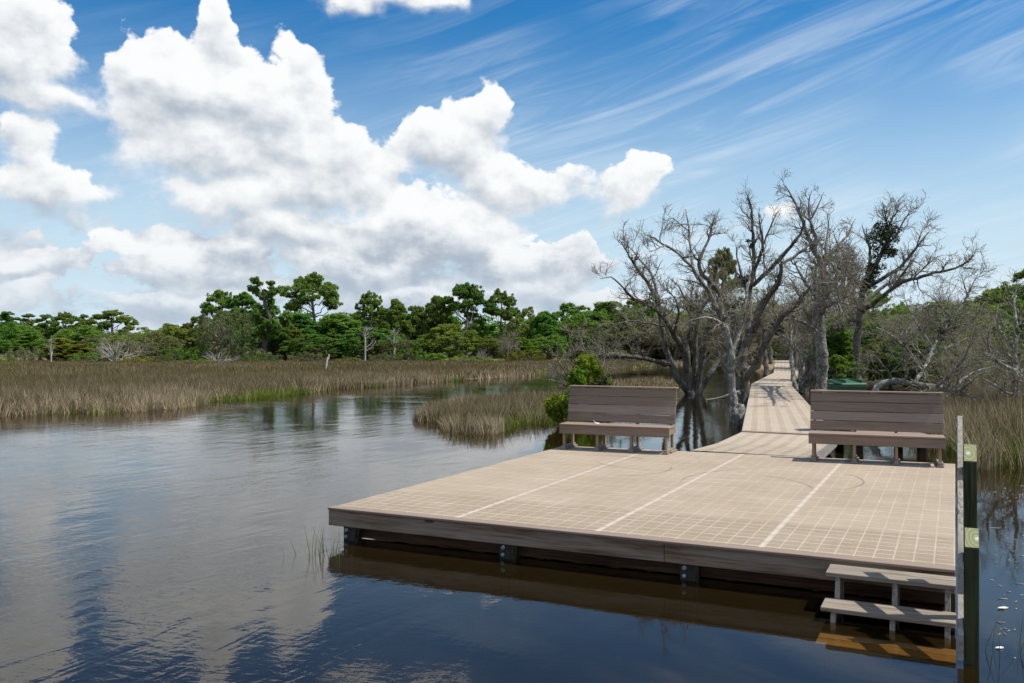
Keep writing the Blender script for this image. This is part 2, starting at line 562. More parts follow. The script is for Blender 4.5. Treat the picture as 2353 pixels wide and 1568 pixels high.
def leafmat(name, c1, c2, trans=0.35, sc=0.9, hue=0.03, rough=0.6):
    m_, t, out = mat(name)
    geo = t.new('ShaderNodeNewGeometry')
    info = t.new('ShaderNodeObjectInfo')
    co = t.new('ShaderNodeTexCoord').outputs['Object']
    r1 = geo.outputs['Random Per Island']
    n_ = t.noise(co, sc, 3, 0.55)
    f = t.m('ADD', t.m('MULTIPLY', r1, 0.5), t.m('MULTIPLY', t.ss(n_, 0.35, 0.65), 0.5))
    c = t.mix(f, c1, c2)
    h = t.new('ShaderNodeHueSaturation')
    t.l.new(c, h.inputs['Color'])
    t.l.new(t.lin(info.outputs['Random'], 0, 1, 0.5 - hue, 0.5 + hue), h.inputs['Hue'])
    t.l.new(t.lin(t.m('FRACT', t.m('MULTIPLY', info.outputs['Random'], 7.3)), 0, 1, 0.78, 1.22), h.inputs['Value'])
    d = t.new('ShaderNodeBsdfPrincipled')
    t.l.new(h.outputs[0], d.inputs['Base Color'])
    d.inputs['Roughness'].default_value = rough
    d.inputs['Specular IOR Level'].default_value = 0.25
    tr = t.new('ShaderNodeBsdfTranslucent')
    t.l.new(t.mix(1.0, h.outputs[0], (1.25, 1.35, 0.5), 'MULTIPLY'), tr.inputs[0])
    mx = t.new('ShaderNodeMixShader')
    mx.inputs[0].default_value = trans
    t.l.new(d.outputs[0], mx.inputs[1])
    t.l.new(tr.outputs[0], mx.inputs[2])
    t.l.new(mx.outputs[0], out.inputs[0])
    return m_


L_pine = leafmat('pine_needles', (0.071, 0.144, 0.026), (0.205, 0.313, 0.055), 0.45, 0.5)
L_dark = leafmat('dark_oak_leaves', (0.077, 0.138, 0.026), (0.230, 0.319, 0.057), 0.45, 0.5)
L_green = leafmat('fresh_green_leaves', (0.095, 0.156, 0.033), (0.251, 0.314, 0.066), 0.45, 0.6)
L_grey = leafmat('grey_green_leaves', (0.126, 0.145, 0.067), (0.282, 0.290, 0.139), 0.45, 0.6)
L_olive = leafmat('olive_cedar_leaves', (0.147, 0.155, 0.024), (0.335, 0.300, 0.048), 0.45, 0.6)
L_vine = leafmat('dark_glossy_leaves', (0.018, 0.032, 0.012), (0.062, 0.088, 0.034), 0.25, 1.5)
L_bright = leafmat('bright_shrub_leaves', (0.136, 0.219, 0.020), (0.354, 0.436, 0.045), 0.4, 2.0)
L_cedar = leafmat('cedar_leaves', (0.060, 0.122, 0.019), (0.191, 0.302, 0.037), 0.45, 1.2)


def bark(name, c1, c2, c3, sc=5.0, lich=0.55, lc=(0.42, 0.45, 0.40)):
    m_, t, out = mat(name)
    co = t.new('ShaderNodeTexCoord').outputs['Object']
    g = t.noise(t.scale(co, (1, 1, 0.3)), sc * 4, 5, 0.65)
    n_ = t.noise(co, sc, 5, 0.65)
    n3 = t.noise(co, sc * 3.5, 5, 0.7)
    c = t.mix(t.ss(g, 0.35, 0.65), c1, c2)
    c = t.mix(t.m('MULTIPLY', t.ss(n_, 0.42, 0.62), 0.6), c, c3)
    c = t.mix(t.m('MULTIPLY', t.ss(n3, lich, lich + 0.1), 0.8), c, lc)
    bsdf(t, out, c, 0.9, g, 0.9, 0.035, 0.15)
    return m_


B_grey = bark('lichen_bark', (0.06, 0.052, 0.044), (0.21, 0.190, 0.165), (0.29, 0.30, 0.27), 2.6, 0.52, (0.46, 0.49, 0.44))
B_dark = bark('dark_bark', (0.038, 0.032, 0.026), (0.14, 0.120, 0.098), (0.18, 0.172, 0.145), 2.6, 0.56, (0.34, 0.36, 0.31))
B_twig = bark('dead_twig_bark', (0.12, 0.098, 0.070), (0.27, 0.235, 0.172), (0.36, 0.335, 0.255), 4.0, 0.56, (0.50, 0.51, 0.40))
B_pale = bark('bleached_wood', (0.32, 0.29, 0.26), (0.5, 0.47, 0.43), (0.44, 0.42, 0.38), 3.0, 0.8)
B_pine = bark('pine_bark', (0.08, 0.06, 0.05), (0.2, 0.16, 0.135), (0.17, 0.14, 0.12), 2.0, 0.8)


def grassmat(name, stops, trans=0.25):
    """blade colour: u is a random tone per blade, v runs from foot to tip"""
    m_, t, out = mat(name)
    uv = t.new('ShaderNodeUVMap').outputs[0]
    sp = t.new('ShaderNodeSeparateXYZ')
    t.l.new(uv, sp.inputs[0])
    cr = t.new('ShaderNodeValToRGB')
    e = cr.color_ramp.elements
    e[0].position, e[0].color = stops[0][0], (*stops[0][1], 1)
    e[1].position, e[1].color = stops[-1][0], (*stops[-1][1], 1)
    for p_, c_ in stops[1:-1]:
        k = e.new(p_)
        k.color = (*c_, 1)
    t.l.new(sp.outputs[0], cr.inputs[0])
    c = t.mix(t.m('MULTIPLY', t.ss(sp.outputs[1], 0.3, 1.0), 0.35), cr.outputs[0], (0.26, 0.20, 0.13))
    d = t.new('ShaderNodeBsdfDiffuse')
    t.l.new(c, d.inputs[0])
    tr = t.new('ShaderNodeBsdfTranslucent')
    t.l.new(c, tr.inputs[0])
    mx = t.new('ShaderNodeMixShader')
    mx.inputs[0].default_value = trans
    t.l.new(d.outputs[0], mx.inputs[1])
    t.l.new(tr.outputs[0], mx.inputs[2])
    t.l.new(mx.outputs[0], out.inputs[0])
    return m_


G_marsh = grassmat('marsh_rush_blades', [(0.0, (0.070, 0.072, 0.022)), (0.3, (0.145, 0.125, 0.048)), (0.6, (0.25, 0.188, 0.105)),
                                         (0.8, (0.58, 0.48, 0.33)), (0.86, (0.10, 0.14, 0.03)), (1.0, (0.22, 0.30, 0.045))])


# ------------------------------------------------------------------ ground, water, land
def inpoly(px, py, poly):
    res = np.zeros(px.shape, bool)
    n = len(poly)
    for i in range(n):
        x1, y1 = poly[i]
        x2, y2 = poly[(i + 1) % n]
        if y1 == y2:
            continue
        c = ((y1 > py) != (y2 > py)) & (px < (x2 - x1) * (py - y1) / (y2 - y1) + x1)
        res ^= c
    return res


def pxpoly(pts, extra=()):
    return [wp(*q) for q in pts] + list(extra)


R_ = np.random.default_rng(11)
marsh_left = pxpoly([(-260, 1000), (0, 958), (130, 950), (260, 948), (390, 938), (470, 925), (610, 916), (720, 904), (790, 893), (900, 885),
                     (980, 879), (1090, 872), (1200, 866), (1280, 856), (1330, 851), (1372, 850), (1400, 851), (1500, 843), (1575, 836)],
                    [(19.5, 100), (9, 100), (-140, 130), (-140, 26)])
islet = pxpoly([(962, 964), (990, 966), (1020, 972), (1062, 992), (1120, 997), (1180, 984), (1262, 968), (1330, 972), (1345, 950), (1345, 922), (1262, 918), (1160, 928), (1060, 938), (985, 948)])
islet_back = pxpoly([(1285, 912), (1330, 925), (1400, 925), (1400, 893), (1330, 880), (1290, 886)])
strip = pxpoly([(1395, 900), (1440, 903), (1530, 900), (1562, 893), (1562, 880), (1500, 876), (1420, 880)])
marsh_right = [(7.9, 15.2), (8.9, 15.6), (10.2, 16.0), (12, 15.7), (15, 15.5), (40, 19), (60, 60), (34, 52), (22, 44), (15.6, 32), (11.6, 25.5), (9.0, 19.5)]
land = [(17.0, 60), (16.8, 66), (18.6, 76), (21.8, 90), (20.5, 101), (10, 101), (-140, 128), (-500, 300), (-500, 900), (500, 900), (500, 30), (60, 34), (40, 47), (23, 47), (18.5, 45.5), (18.6, 56), (17.0, 58.5)]
shallow = [(9.6, 33), (16, 29), (24, 47), (25, 62), (12, 66), (8, 50)]

xs = np.concatenate([[-2500, -900, -400, -220], np.arange(-120, 70.01, 0.6), [120, 260, 500, 1200, 2500]])
ys = np.concatenate([[-600, -120, -30], np.arange(-6, 130.01, 0.6), [170, 260, 480, 1000, 2600]])
GX, GY = np.meshgrid(xs, ys)
flat = lambda poly: inpoly(GX, GY, poly).astype(float)
hm = np.maximum.reduce([flat(marsh_left), flat(islet), flat(islet_back), flat(strip), flat(marsh_right)])
hl = flat(land)
hs_ = flat(shallow)


def blur(a, k):
    for _ in range(k):
        a = (a + np.roll(a, 1, 0) + np.roll(a, -1, 0) + np.roll(a, 1, 1) + np.roll(a, -1, 1)) / 5
    return a


GZ = -0.62 + 0.64 * blur(hm, 2)
GZ = np.maximum(GZ, -0.62 + 0.42 * blur(hs_, 6))
GZ = np.maximum(GZ, -0.62 + 0.92 * blur(hl, 5))
GZ += R_.normal(0, 0.015, GZ.shape)
ny, nx = GX.shape
idx = np.arange(nx * ny).reshape(ny, nx)
q4 = np.stack([idx[:-1, :-1], idx[:-1, 1:], idx[1:, 1:], idx[1:, :-1]], -1).reshape(-1, 4)
me = mesh_np('ground', np.stack([GX, GY, GZ], -1), q4, smooth=True)
m_, t, out = mat('marsh_mud')
co = t.new('ShaderNodeNewGeometry').outputs['Position']
n_ = t.noise(co, 0.7, 6, 0.65)
n2_ = t.noise(co, 6, 5, 0.65)
sp = t.new('ShaderNodeSeparateXYZ')
t.l.new(co, sp.inputs[0])
mud = t.mix(t.ss(n_, 0.35, 0.65), (0.13, 0.095, 0.055), (0.22, 0.165, 0.10))
litter = t.mix(t.ss(n2_, 0.35, 0.65), (0.16, 0.105, 0.07), (0.33, 0.25, 0.17))
dd = t.v('DISTANCE', co, (14.0, 74.0, 0.0))
litter = t.mix(t.ss(dd, 14.0, 24.0), litter, t.mix(t.ss(n2_, 0.35, 0.65), (0.045, 0.05, 0.018), (0.10, 0.10, 0.04)))
c = t.mix(t.ss(sp.outputs[2], 0.10, 0.22), mud, litter)
bsdf(t, out, c, 0.9, n2_, 0.5, 0.05, 0.2)
M_mud = m_
go = link('ground', me, M_mud)
tag(go, kind='structure')

# tannin-brown water: a clear reflecting surface over an absorbing body
m_, t, out = mat('creek_water')
pos = t.new('ShaderNodeNewGeometry').outputs['Position']
sp = t.new('ShaderNodeSeparateXYZ')
t.l.new(pos, sp.inputs[0])
rot = t.new('ShaderNodeVectorRotate', rotation_type='Z_AXIS')
t.l.new(pos, rot.inputs[0])
rot.inputs['Angle'].default_value = math.radians(18)
pr = rot.outputs[0]
rot2 = t.new('ShaderNodeVectorRotate', rotation_type='Z_AXIS')
t.l.new(pos, rot2.inputs[0])
rot2.inputs['Angle'].default_value = math.radians(-58)
w1 = t.noise(t.scale(rot2.outputs[0], (0.9, 3.0, 1)), 1.0, 3, 0.5, 0.5)
w2 = t.noise(t.scale(pr, (5.5, 13.0, 1)), 1.0, 3, 0.55, 0.3)
w3 = t.noise(t.scale(pos, (0.35, 0.6, 1)), 1.0, 2, 0.5)
calm = t.noise(t.scale(pr, (0.10, 0.28, 1), (3, 8, 0)), 1.0, 3, 0.5)
# ruffled out in the creek, calm in the lee of the deck
lee = t.ss(sp.outputs[0], -4.5, 1.2, 1.0, 0.12)
far = t.ss(sp.outputs[1], 9.0, 26.0, 0.0, 1.0)
lee = t.m('MAXIMUM', lee, t.m('MULTIPLY', far, 0.55))
amp = t.m('MULTIPLY', lee, t.ss(calm, 0.35, 0.65, 0.35, 1.15))
hgt = t.m('ADD', t.m('MULTIPLY', w1, 1.0), t.m('MULTIPLY', w2, 0.26))
hgt = t.m('ADD', t.m('MULTIPLY', hgt, amp), t.m('MULTIPLY', w3, 0.35))
bp = t.new('ShaderNodeBump')
bp.inputs['Strength'].default_value = 1.0
bp.inputs['Distance'].default_value = 0.011
t.l.new(hgt, bp.inputs['Height'])
fr = t.new('ShaderNodeFresnel')
fr.inputs['IOR'].default_value = 1.34
t.l.new(bp.outputs[0], fr.inputs['Normal'])
gl = t.new('ShaderNodeBsdfGlossy')
gl.inputs['Roughness'].default_value = 0.022
gl.inputs['Color'].default_value = (1, 1, 1, 1)
t.l.new(bp.outputs[0], gl.inputs['Normal'])
tr = t.new('ShaderNodeBsdfTransparent')
tr.inputs[0].default_value = (0.97, 0.93, 0.85, 1)
mx = t.new('ShaderNodeMixShader')
t.l.new(fr.outputs[0], mx.inputs[0])
t.l.new(tr.outputs[0], mx.inputs[1])
t.l.new(gl.outputs[0], mx.inputs[2])
t.l.new(mx.outputs[0], out.inputs[0])
va = t.new('ShaderNodeVolumeAbsorption')
va.inputs['Color'].default_value = (0.70, 0.50, 0.02, 1)
va.inputs['Density'].default_value = 7.5
t.l.new(va.outputs[0], out.inputs['Volume'])
M_water = m_
# fine suspended matter gives the body a little brown of its own
for l in list(out.inputs[0].links):
    t.l.remove(l)
df = t.new('ShaderNodeBsdfDiffuse')
df.inputs[0].default_value = (0.011, 0.0072, 0.0024, 1)
ad = t.new('ShaderNodeAddShader')
t.l.new(tr.outputs[0], ad.inputs[0])
t.l.new(df.outputs[0], ad.inputs[1])
t.l.new(ad.outputs[0], mx.inputs[1])
t.l.new(mx.outputs[0], out.inputs[0])
mb = MB()
mb.box(-2400, 2400, -500, 2500, -2.0, 0.0)
wo = mb.build('water', M_water, None, 0)
tag(wo, kind='structure')


# ------------------------------------------------------------------ the deck
DW, DL = 6.1, 6.6
cA, cB, cC, cD = [np.array(wp(X, Y, ZD)) for X, Y in ((758, 1164), (2194, 1307), (2194, 1065), (1291, 1023.5))]


def dk(s, tt, z=ZD):
    """deck coordinates: s along the front from the left corner, tt from front to back"""
    a, b = s / DW, tt / DL
    q = cA * (1 - a) * (1 - b) + cB * a * (1 - b) + cC * a * b + cD * (1 - a) * b
    return (q[0], q[1], z)


def uvmesh(name, quads, uvs, mats, parent=None):
    v = [p for q in quads for p in q]
    f = [tuple(range(4 * i, 4 * i + 4)) for i in range(len(quads))]
    me = bpy.data.meshes.new(name)
    me.from_pydata(v, [], f)
    ul = me.uv_layers.new(name='UVMap')
    ul.data.foreach_set('uv', [c_ for q in uvs for p in q for c_ in p])
    me.update()
    return link(name, me, mats, parent)


def dbox(mb_, s0, s1, t0, t1, z0, z1):
    mb_.hexa([dk(s0, t0, z0), dk(s1, t0, z0), dk(s1, t1, z0), dk(s0, t1, z0), dk(s0, t0, z1), dk(s1, t0, z1), dk(s1, t1, z1), dk(s0, t1, z1)])


def rel_to(o, origin, ang):
    """give an object made in world coordinates a local frame turned with the deck, so that wood grain follows it"""
    mtx = Matrix.Translation(origin) @ Matrix.Rotation(ang, 4, 'Z')
    o.data.transform(mtx.inverted())
    o.matrix_local = mtx
    return o


ANG_F = math.atan2(cB[1] - cA[1], cB[0] - cA[0])
ANG = ANG_F
deck = empty('deck')
tag(deck, 'wide square tan grating deck platform with weathered lumber edge over the creek', 'deck')
org = Vector((cA[0], cA[1], ZD))
# top sheet: 20 rows of panels
qs, us = [], []
NR = 43
for i in range(4):
    for j in range(NR):
        s0, s1 = DW * i / 4 + (0.03 if i == 0 else 0), DW * (i + 1) / 4
        t0, t1 = 0.09 + (DL - 0.09) * j / NR, 0.09 + (DL - 0.09) * (j + 1) / NR
        qs.append([dk(s0, t0), dk(s1, t0), dk(s1, t1), dk(s0, t1)])
        us.append([(s0, t0), (s1, t0), (s1, t1), (s0, t1)])
uvmesh('grating', qs, us, M_deck, deck)
mb = MB()
dbox(mb, 0.0, 6.1, -0.045, 0.088, ZD - 0.022, ZD + 0.004)
rel_to(mb.build('nosing_board', M_trim, deck, 0.004), org, ANG)
for a_, b_ in ((0.0, 3.742), (3.746, 6.1)):
    mb = MB()
    dbox(mb, a_, b_, -0.028, 0.010, ZD - 0.192, ZD - 0.0235)
    rel_to(mb.build('fascia_board', M_fascia, deck, 0.004), org, ANG)
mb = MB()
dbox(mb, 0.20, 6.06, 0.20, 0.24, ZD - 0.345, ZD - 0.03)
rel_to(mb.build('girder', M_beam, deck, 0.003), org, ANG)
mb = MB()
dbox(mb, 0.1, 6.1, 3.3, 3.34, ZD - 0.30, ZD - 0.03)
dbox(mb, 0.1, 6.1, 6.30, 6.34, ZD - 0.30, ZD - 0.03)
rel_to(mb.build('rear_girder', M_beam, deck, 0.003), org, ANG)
for k in range(2):
    mb = MB()
    s_ = 0.0 if k == 0 else 6.062
    dbox(mb, s_, s_ + 0.038, 0.012, DL, ZD - 0.192, ZD - 0.006)
    rel_to(mb.build('side_board', M_rail, deck, 0.003), org, ANG)
for k in range(1, 15):
    mb = MB()
    s_ = 0.406 * k
    dbox(mb, s_, s_ + 0.038, 0.262, DL, ZD - 0.19, ZD - 0.01)
    rel_to(mb.build('joist', M_joist, deck, 0.0), org, ANG)
mb = MB()
dbox(mb, 0.03, 4.15, DL + 0.002, DL + 0.04, ZD - 0.19, ZD - 0.002)
rel_to(mb.build('rear_board', M_rail, deck, 0.003), org, ANG)
for (s_, t_) in ((0.13, 0.04), (2.03, 0.04), (3.86, 0.04), (0.1, 3.36), (2.0, 3.36), (3.9, 3.36), (5.9, 3.36), (0.1, 6.35), (2.0, 6.35), (3.9, 6.35), (5.9, 6.35)):
    mb = MB()
    dbox(mb, s_, s_ + 0.155, t_ + 0.022, t_ + 0.165, -1.2, ZD - 0.195 if t_ < 1 else ZD - 0.03)
    po = rel_to(mb.build('pile', M_pile, deck, 0.01), Vector(dk(s_, t_, 0)), ANG)
    if t_ < 1:
        for zz in (ZD - 0.245, ZD - 0.315):
            mb = MB()
            mb.cyl((0.045, zz), 0.019, 0.006, 0.0225, 12, 'y')
            mb.cyl((0.045, zz), 0.010, -0.004, 0.006, 6, 'y')
            mb.build('bolt', M_steel, po, 0.001)

# steps down to the water at the right front corner
steps = empty('water_steps', dk(5.65, 0))
tag(steps, 'three grey lumber steps leading from the deck down into the water', 'steps')
inv = Matrix.Translation(-Vector(dk(5.65, 0)))


def sbuild(mb_, name, m__, parent=steps, bev=0.004, root=Vector(dk(5.65, 0))):
    o = mb_.build(name, m__, parent, bev)
    mtx = Matrix.Rotation(ANG, 4, 'Z')
    o.data.transform(Matrix.Translation(-root))
    o.data.transform(mtx.inverted())
    o.matrix_local = mtx
    return o


for (t0, z) in ((-0.065, 0.312), (-0.365, 0.115), (-0.655, -0.072)):
    for k in range(2):
        mb = MB()
        dbox(mb, 5.17, 6.105, t0 - 0.145 * (k + 1) + 0.004, t0 - 0.145 * k, z - 0.036, z)
        sbuild(mb, 'tread', M_tread)
for s_ in (5.24, 5.66, 6.03):
    mb = MB()
    pts = [(-0.06, 0.274), (-0.33, 0.274), (-0.33, 0.235), (-0.375, 0.077), (-0.62, 0.077), (-0.665, -0.11), (-0.90, -0.11), (-0.90, -0.30), (-0.60, -0.30), (-0.06, 0.02)]
    n_ = len(pts)
    b0 = 0
    mb.v = [dk(s_, a, z) for a, z in pts] + [dk(s_ + 0.038, a, z) for a, z in pts]
    mb.f = [tuple(range(n_))[::-1], tuple(range(n_, 2 * n_))] + [(i, (i + 1) % n_, n_ + (i + 1) % n_, n_ + i) for i in range(n_)]
    sbuild(mb, 'stringer', M_rail, steps, 0.002)

# handrail: two green posts and two sloped boards
rail = empty('stair_handrail', dk(6.17, -0.8, 0))
tag(rail, 'sloping handrail of grey boards on two green treated posts beside the water steps', 'handrail')
rroot = Vector(dk(6.17, -0.8, 0))


def zat(Y, tt):
    d = dk(6.17, tt)[1]
    return H - (Y - 784) / F * d


tn, tf = -1.16, -0.50
zn = zat(1258, tn)
zf = zat(1060, tf)
slope = (zf - zn) / (tf - tn)
SL = math.atan(slope)
for k, (tt, zz) in enumerate(((tn, zn), (tf, zf))):
    w = 0.089
    rise = w * 1.30
    mb = MB()
    s0, s1 = 6.155, 6.155 + w
    mb.hexa([dk(s0, tt, -1.2), dk(s1, tt, -1.2), dk(s1, tt + w, -1.2), dk(s0, tt + w, -1.2),
             dk(s0, tt, zz), dk(s1, tt, zz), dk(s1, tt + w, zz + rise), dk(s0, tt + w, zz + rise)])
    po = sbuild(mb, 'post', M_post, rail, 0.004, rroot)
    e = MB()
    g = 0.003
    e.hexa([dk(s0 + g, tt + g, zz + 0.001), dk(s1 - g, tt + g, zz + 0.001), dk(s1 - g, tt + w - g, zz + rise - 0.002), dk(s0 + g, tt + w - g, zz + rise - 0.002),
            dk(s0 + g, tt + g, zz + 0.006), dk(s1 - g, tt + g, zz + 0.006), dk(s1 - g, tt + w - g, zz + rise + 0.003), dk(s0 + g, tt + w - g, zz + rise + 0.003)])
    eo = e.build('end_grain', M_end, None, 0)
    c0 = Vector(dk(s0 + w * (0.35 if k else 0.85), tt + w * 0.5, zz + rise * 0.5))
    eo.data.transform(Matrix.Translation(-c0))
    eo.parent = po
    mq = Matrix.Rotation(-ANG, 4, 'Z') @ Matrix.Translation(c0 - rroot)
    eo.location = mq.to_translation()
    eo.rotation_euler = (0, 0, -ANG)
bw = 0.14 / math.cos(SL)
te = tn - 0.03


def slopeboard(ztop, t_top, name):
    mb_ = MB()
    zt2 = ztop + slope * (t_top - te)
    s0, s1 = 6.113, 6.151
    mb_.hexa([dk(s0, te, ztop - bw), dk(s1, te, ztop - bw), dk(s1, t_top, zt2 - bw), dk(s0, t_top, zt2 - bw),
              dk(s0, te, ztop), dk(s1, te, ztop), dk(s1, t_top, zt2), dk(s0, t_top, zt2)])
    return sbuild(mb_, name, M_rail, rail, 0.004, rroot)


slopeboard(zat(1307, te), 0.05, 'rail_board')
slopeboard(zat(1460, te), -0.15, 'rail_board')


# ------------------------------------------------------------------ benches
def make_bench():
    root = empty('bench')
    # x along the bench, y from front to back
    Lb = 1.86
    mb = MB()
    mb.box(-0.93, 0.93, 0.0, 0.145, 0.402, 0.427)
    a = mb.build('seat_board', M_trim, root, 0.004)
    mb = MB()
    mb.box(-0.93, 0.93, 0.149, 0.294, 0.402, 0.427)
    mb.build('seat_board', M_trim, root, 0.004)
    mb = MB()
    mb.box(-0.93, 0.93, 0.298, 0.40, 0.402, 0.427)
    mb.build('seat_board', M_trim, root, 0.004)
    mb = MB()
    mb.box(-0.93, 0.93, 0.012, 0.036, 0.265, 0.3995)
    mb.build('apron', M_slat, root, 0.003)
    # leaning back
    def yb(z):
        return 0.395 + (z - 0.43) * 0.24
    for k in range(4):
        z0 = 0.452 + k * 0.141
        z1 = z0 + 0.131
        mb = MB()
        mb.hexa([(-0.93, yb(z0), z0), (0.93, yb(z0), z0), (0.93, yb(z0) + 0.024, z0 - 0.006), (-0.93, yb(z0) + 0.024, z0 - 0.006),
                 (-0.93, yb(z1), z1), (0.93, yb(z1), z1), (0.93, yb(z1) + 0.024, z1 - 0.006), (-0.93, yb(z1) + 0.024, z1 - 0.006)])
        mb.build('back_slat', M_slat2 if k == 1 else M_slat, root, 0.003)
    mb = MB()
    zt = 1.016
    mb.box(-0.935, 0.935, yb(zt) - 0.022, yb(zt) + 0.10, zt + 0.001, zt + 0.025)
    mb.build('top_cap', M_trim, root, 0.004)
    for k in range(4):
        x = -0.865 + k * 0.5767
        w = 0.019
        mb = MB()      # front leg
        mb.prism([(0.045, 0.062), (0.125, 0.062), (0.125, 0.3985), (0.040, 0.3985)], x - w, x + w)
        mb.build('leg', M_leg, root, 0.003)
        mb = MB()      # rear leg runs up behind the slats
        mb.prism([(0.455, 0.062), (0.54, 0.062), (0.50, 0.36), (yb(1.01) + 0.085, 1.012), (yb(1.01) + 0.0265, 1.012), (yb(0.44) + 0.0265, 0.44), (0.425, 0.36)], x - w, x + w)
        mb.build('leg', M_leg, root, 0.003)
        mb = MB()      # seat bearer
        mb.box(x + w + 0.0005, x + w + 0.037, 0.04, 0.50, 0.30, 0.3985)
        mb.build('seat_bearer', M_leg, root, 0.003)
        mb = MB()      # runner on the deck
        mb.box(x - 0.032, x + 0.032, 0.0, 0.56, 0.026, 0.0615)
        mb.box(x - 0.030, x + 0.060, 0.19, 0.60, 0.0, 0.0255)
        mb.box(x - 0.045, x + 0.045, -0.02, 0.12, 0.0, 0.0255)
        mb.build('foot', M_foot, root, 0.002)
    return root


bench = make_bench()
pL, pR = Vector(dk(1.09, 6.06)), Vector(dk(5.05, 6.08))
backang = math.atan2(cC[1] - cD[1], cC[0] - cD[0])
bench.location = pL + Vector((0, 0, 0.004))
bench.rotation_euler = (0, 0, backang - 0.02)
tag(bench, 'brown slatted bench left of the boardwalk, with a white scrap on its seat', 'bench', 'benches at the back of the deck')
bench2 = copy_tree(bench)
bench2.location = pR + Vector((0, 0, 0.004))
bench2.rotation_euler = (0, 0, backang + 0.01)
tag(bench2, 'brown slatted bench on the deck in front of the green bin', 'bench', 'benches at the back of the deck')

# crumpled white scrap on the left bench
from mathutils import noise as mnoise
mb = MB()
import bmesh
bm = bmesh.new()
bmesh.ops.create_icosphere(bm, subdivisions=3, radius=1.0)
for v in bm.verts:
    k = 1 + 0.45 * mnoise.noise(v.co * 2.3) + 0.2 * mnoise.noise(v.co * 6)
    v.co = Vector((v.co.x * 0.048 * k, v.co.y * 0.03 * k, max(-0.008, v.co.z * 0.016 * k)))
    if v.co.x < -0.018:
        v.co.z += (-(v.co.x + 0.018)) * 1.5
        v.co.x *= 0.9
me = bpy.data.meshes.new('paper_scrap')
bm.to_mesh(me)
bm.free()
sc_ = link('paper_scrap', me, M_white)
q = Matrix.Translation(bench.location) @ Matrix.Rotation(bench.rotation_euler[2], 4, 'Z') @ Vector((-0.33, 0.16, 0.436))
sc_.location = q
tag(sc_, 'crumpled white paper scrap lying on the left bench seat', 'paper scrap')


# ------------------------------------------------------------------ boardwalk
walk = empty('boardwalk')
tag(walk, 'tan grating boardwalk leading from the deck back through the bare trees', 'boardwalk')
Lp = [(1588, 1033.5), (1649, 1017), (1706, 991), (1727, 882), (1778, 856), (1780, 828)]
Rp = [(1850, 1048), (1886, 1030), (1920, 1001), (1815, 883), (1834, 856), (1829, 828)]
Lw = [np.array(wp(X, Y, ZD)) for X, Y in Lp]
Rw = [np.array(wp(X, Y, ZD)) for X, Y in Rp]
vcum = 0
for i in range(5):
    l0, l1, r0, r1 = Lw[i], Lw[i + 1], Rw[i], Rw[i + 1]
    ln = (np.linalg.norm(l1 - l0) + np.linalg.norm(r1 - r0)) / 2
    n_ = max(1, round(ln / 1.2))
    z = ZD - 0.004 + (0.018 if i >= 2 else 0.0)
    qs, us = [], []
    for j in range(n_):
        a, b = j / n_, (j + 1) / n_
        p = [l0 + (l1 - l0) * a, r0 + (r1 - r0) * a, r0 + (r1 - r0) * b, l0 + (l1 - l0) * b]
        qs.append([(k[0], k[1], z) for k in p])
        us.append([(0, vcum + ln * a), (1.83, vcum + ln * a), (1.83, vcum + ln * b), (0, vcum + ln * b)])
    vcum += ln
    uvmesh('grating', qs, us, M_walk, walk)
    for (a, b, sgn) in ((l0, l1, 1), (r0, r1, -1)):
        dvec = (b - a) / np.linalg.norm(b - a)
        nrm = np.array([dvec[1], -dvec[0]]) * sgn
        mb = MB()
        p0, p1, p2, p3 = a - nrm * 0.02, b - nrm * 0.02, b + nrm * 0.018, a + nrm * 0.018
        if sgn > 0:
            p0, p1, p2, p3 = p1, p0, p3, p2
        mb.hexa([(*p0, z - 0.19), (*p1, z - 0.19), (*p2, z - 0.19), (*p3, z - 0.19), (*p0, z - 0.003), (*p1, z - 0.003), (*p2, z - 0.003), (*p3, z - 0.003)])
        rel_to(mb.build('edge_board', M_rail, walk, 0.0), Vector((*a, z)), math.atan2(dvec[1], dvec[0]))
# small step board where the first ramp meets the long run
a, b = Lw[2], Rw[2]
dv = (b - a) / np.linalg.norm(b - a)
nn = np.array([-dv[1], dv[0]])
mb = MB()
mb.hexa([(*(a - nn * 0.06), ZD - 0.02), (*(b - nn * 0.06), ZD - 0.02), (*(b + nn * 0.05), ZD - 0.02), (*(a + nn * 0.05), ZD - 0.02),
         (*(a - nn * 0.06), ZD + 0.016), (*(b - nn * 0.06), ZD + 0.016), (*(b + nn * 0.05), ZD + 0.022), (*(a + nn * 0.05), ZD + 0.022)])
rel_to(mb.build('step_board', M_trim, walk, 0.003), Vector((*a, ZD)), math.atan2(dv[1], dv[0]))
for i in range(5):
    ln = np.linalg.norm(Lw[i + 1] - Lw[i])
    for k in range(max(1, int(ln / 2.6))):
        f_ = (k + 0.3) / max(1, int(ln / 2.6))
        for s_, (P_, Q_) in enumerate(((Lw, Rw), (Rw, Lw))):
            a = P_[i] + (P_[i + 1] - P_[i]) * f_
            c_ = Q_[i] + (Q_[i + 1] - Q_[i]) * f_
            a = a + (c_ - a) * 0.08
            mb = MB()
            mb.box(-0.07, 0.07, -0.07, 0.07, -1.2, ZD - 0.02)
            o = mb.build('pile', M_pile, walk, 0.01)
            o.location = (a[0], a[1], 0)
            o.rotation_euler = (0, 0, -1.2)

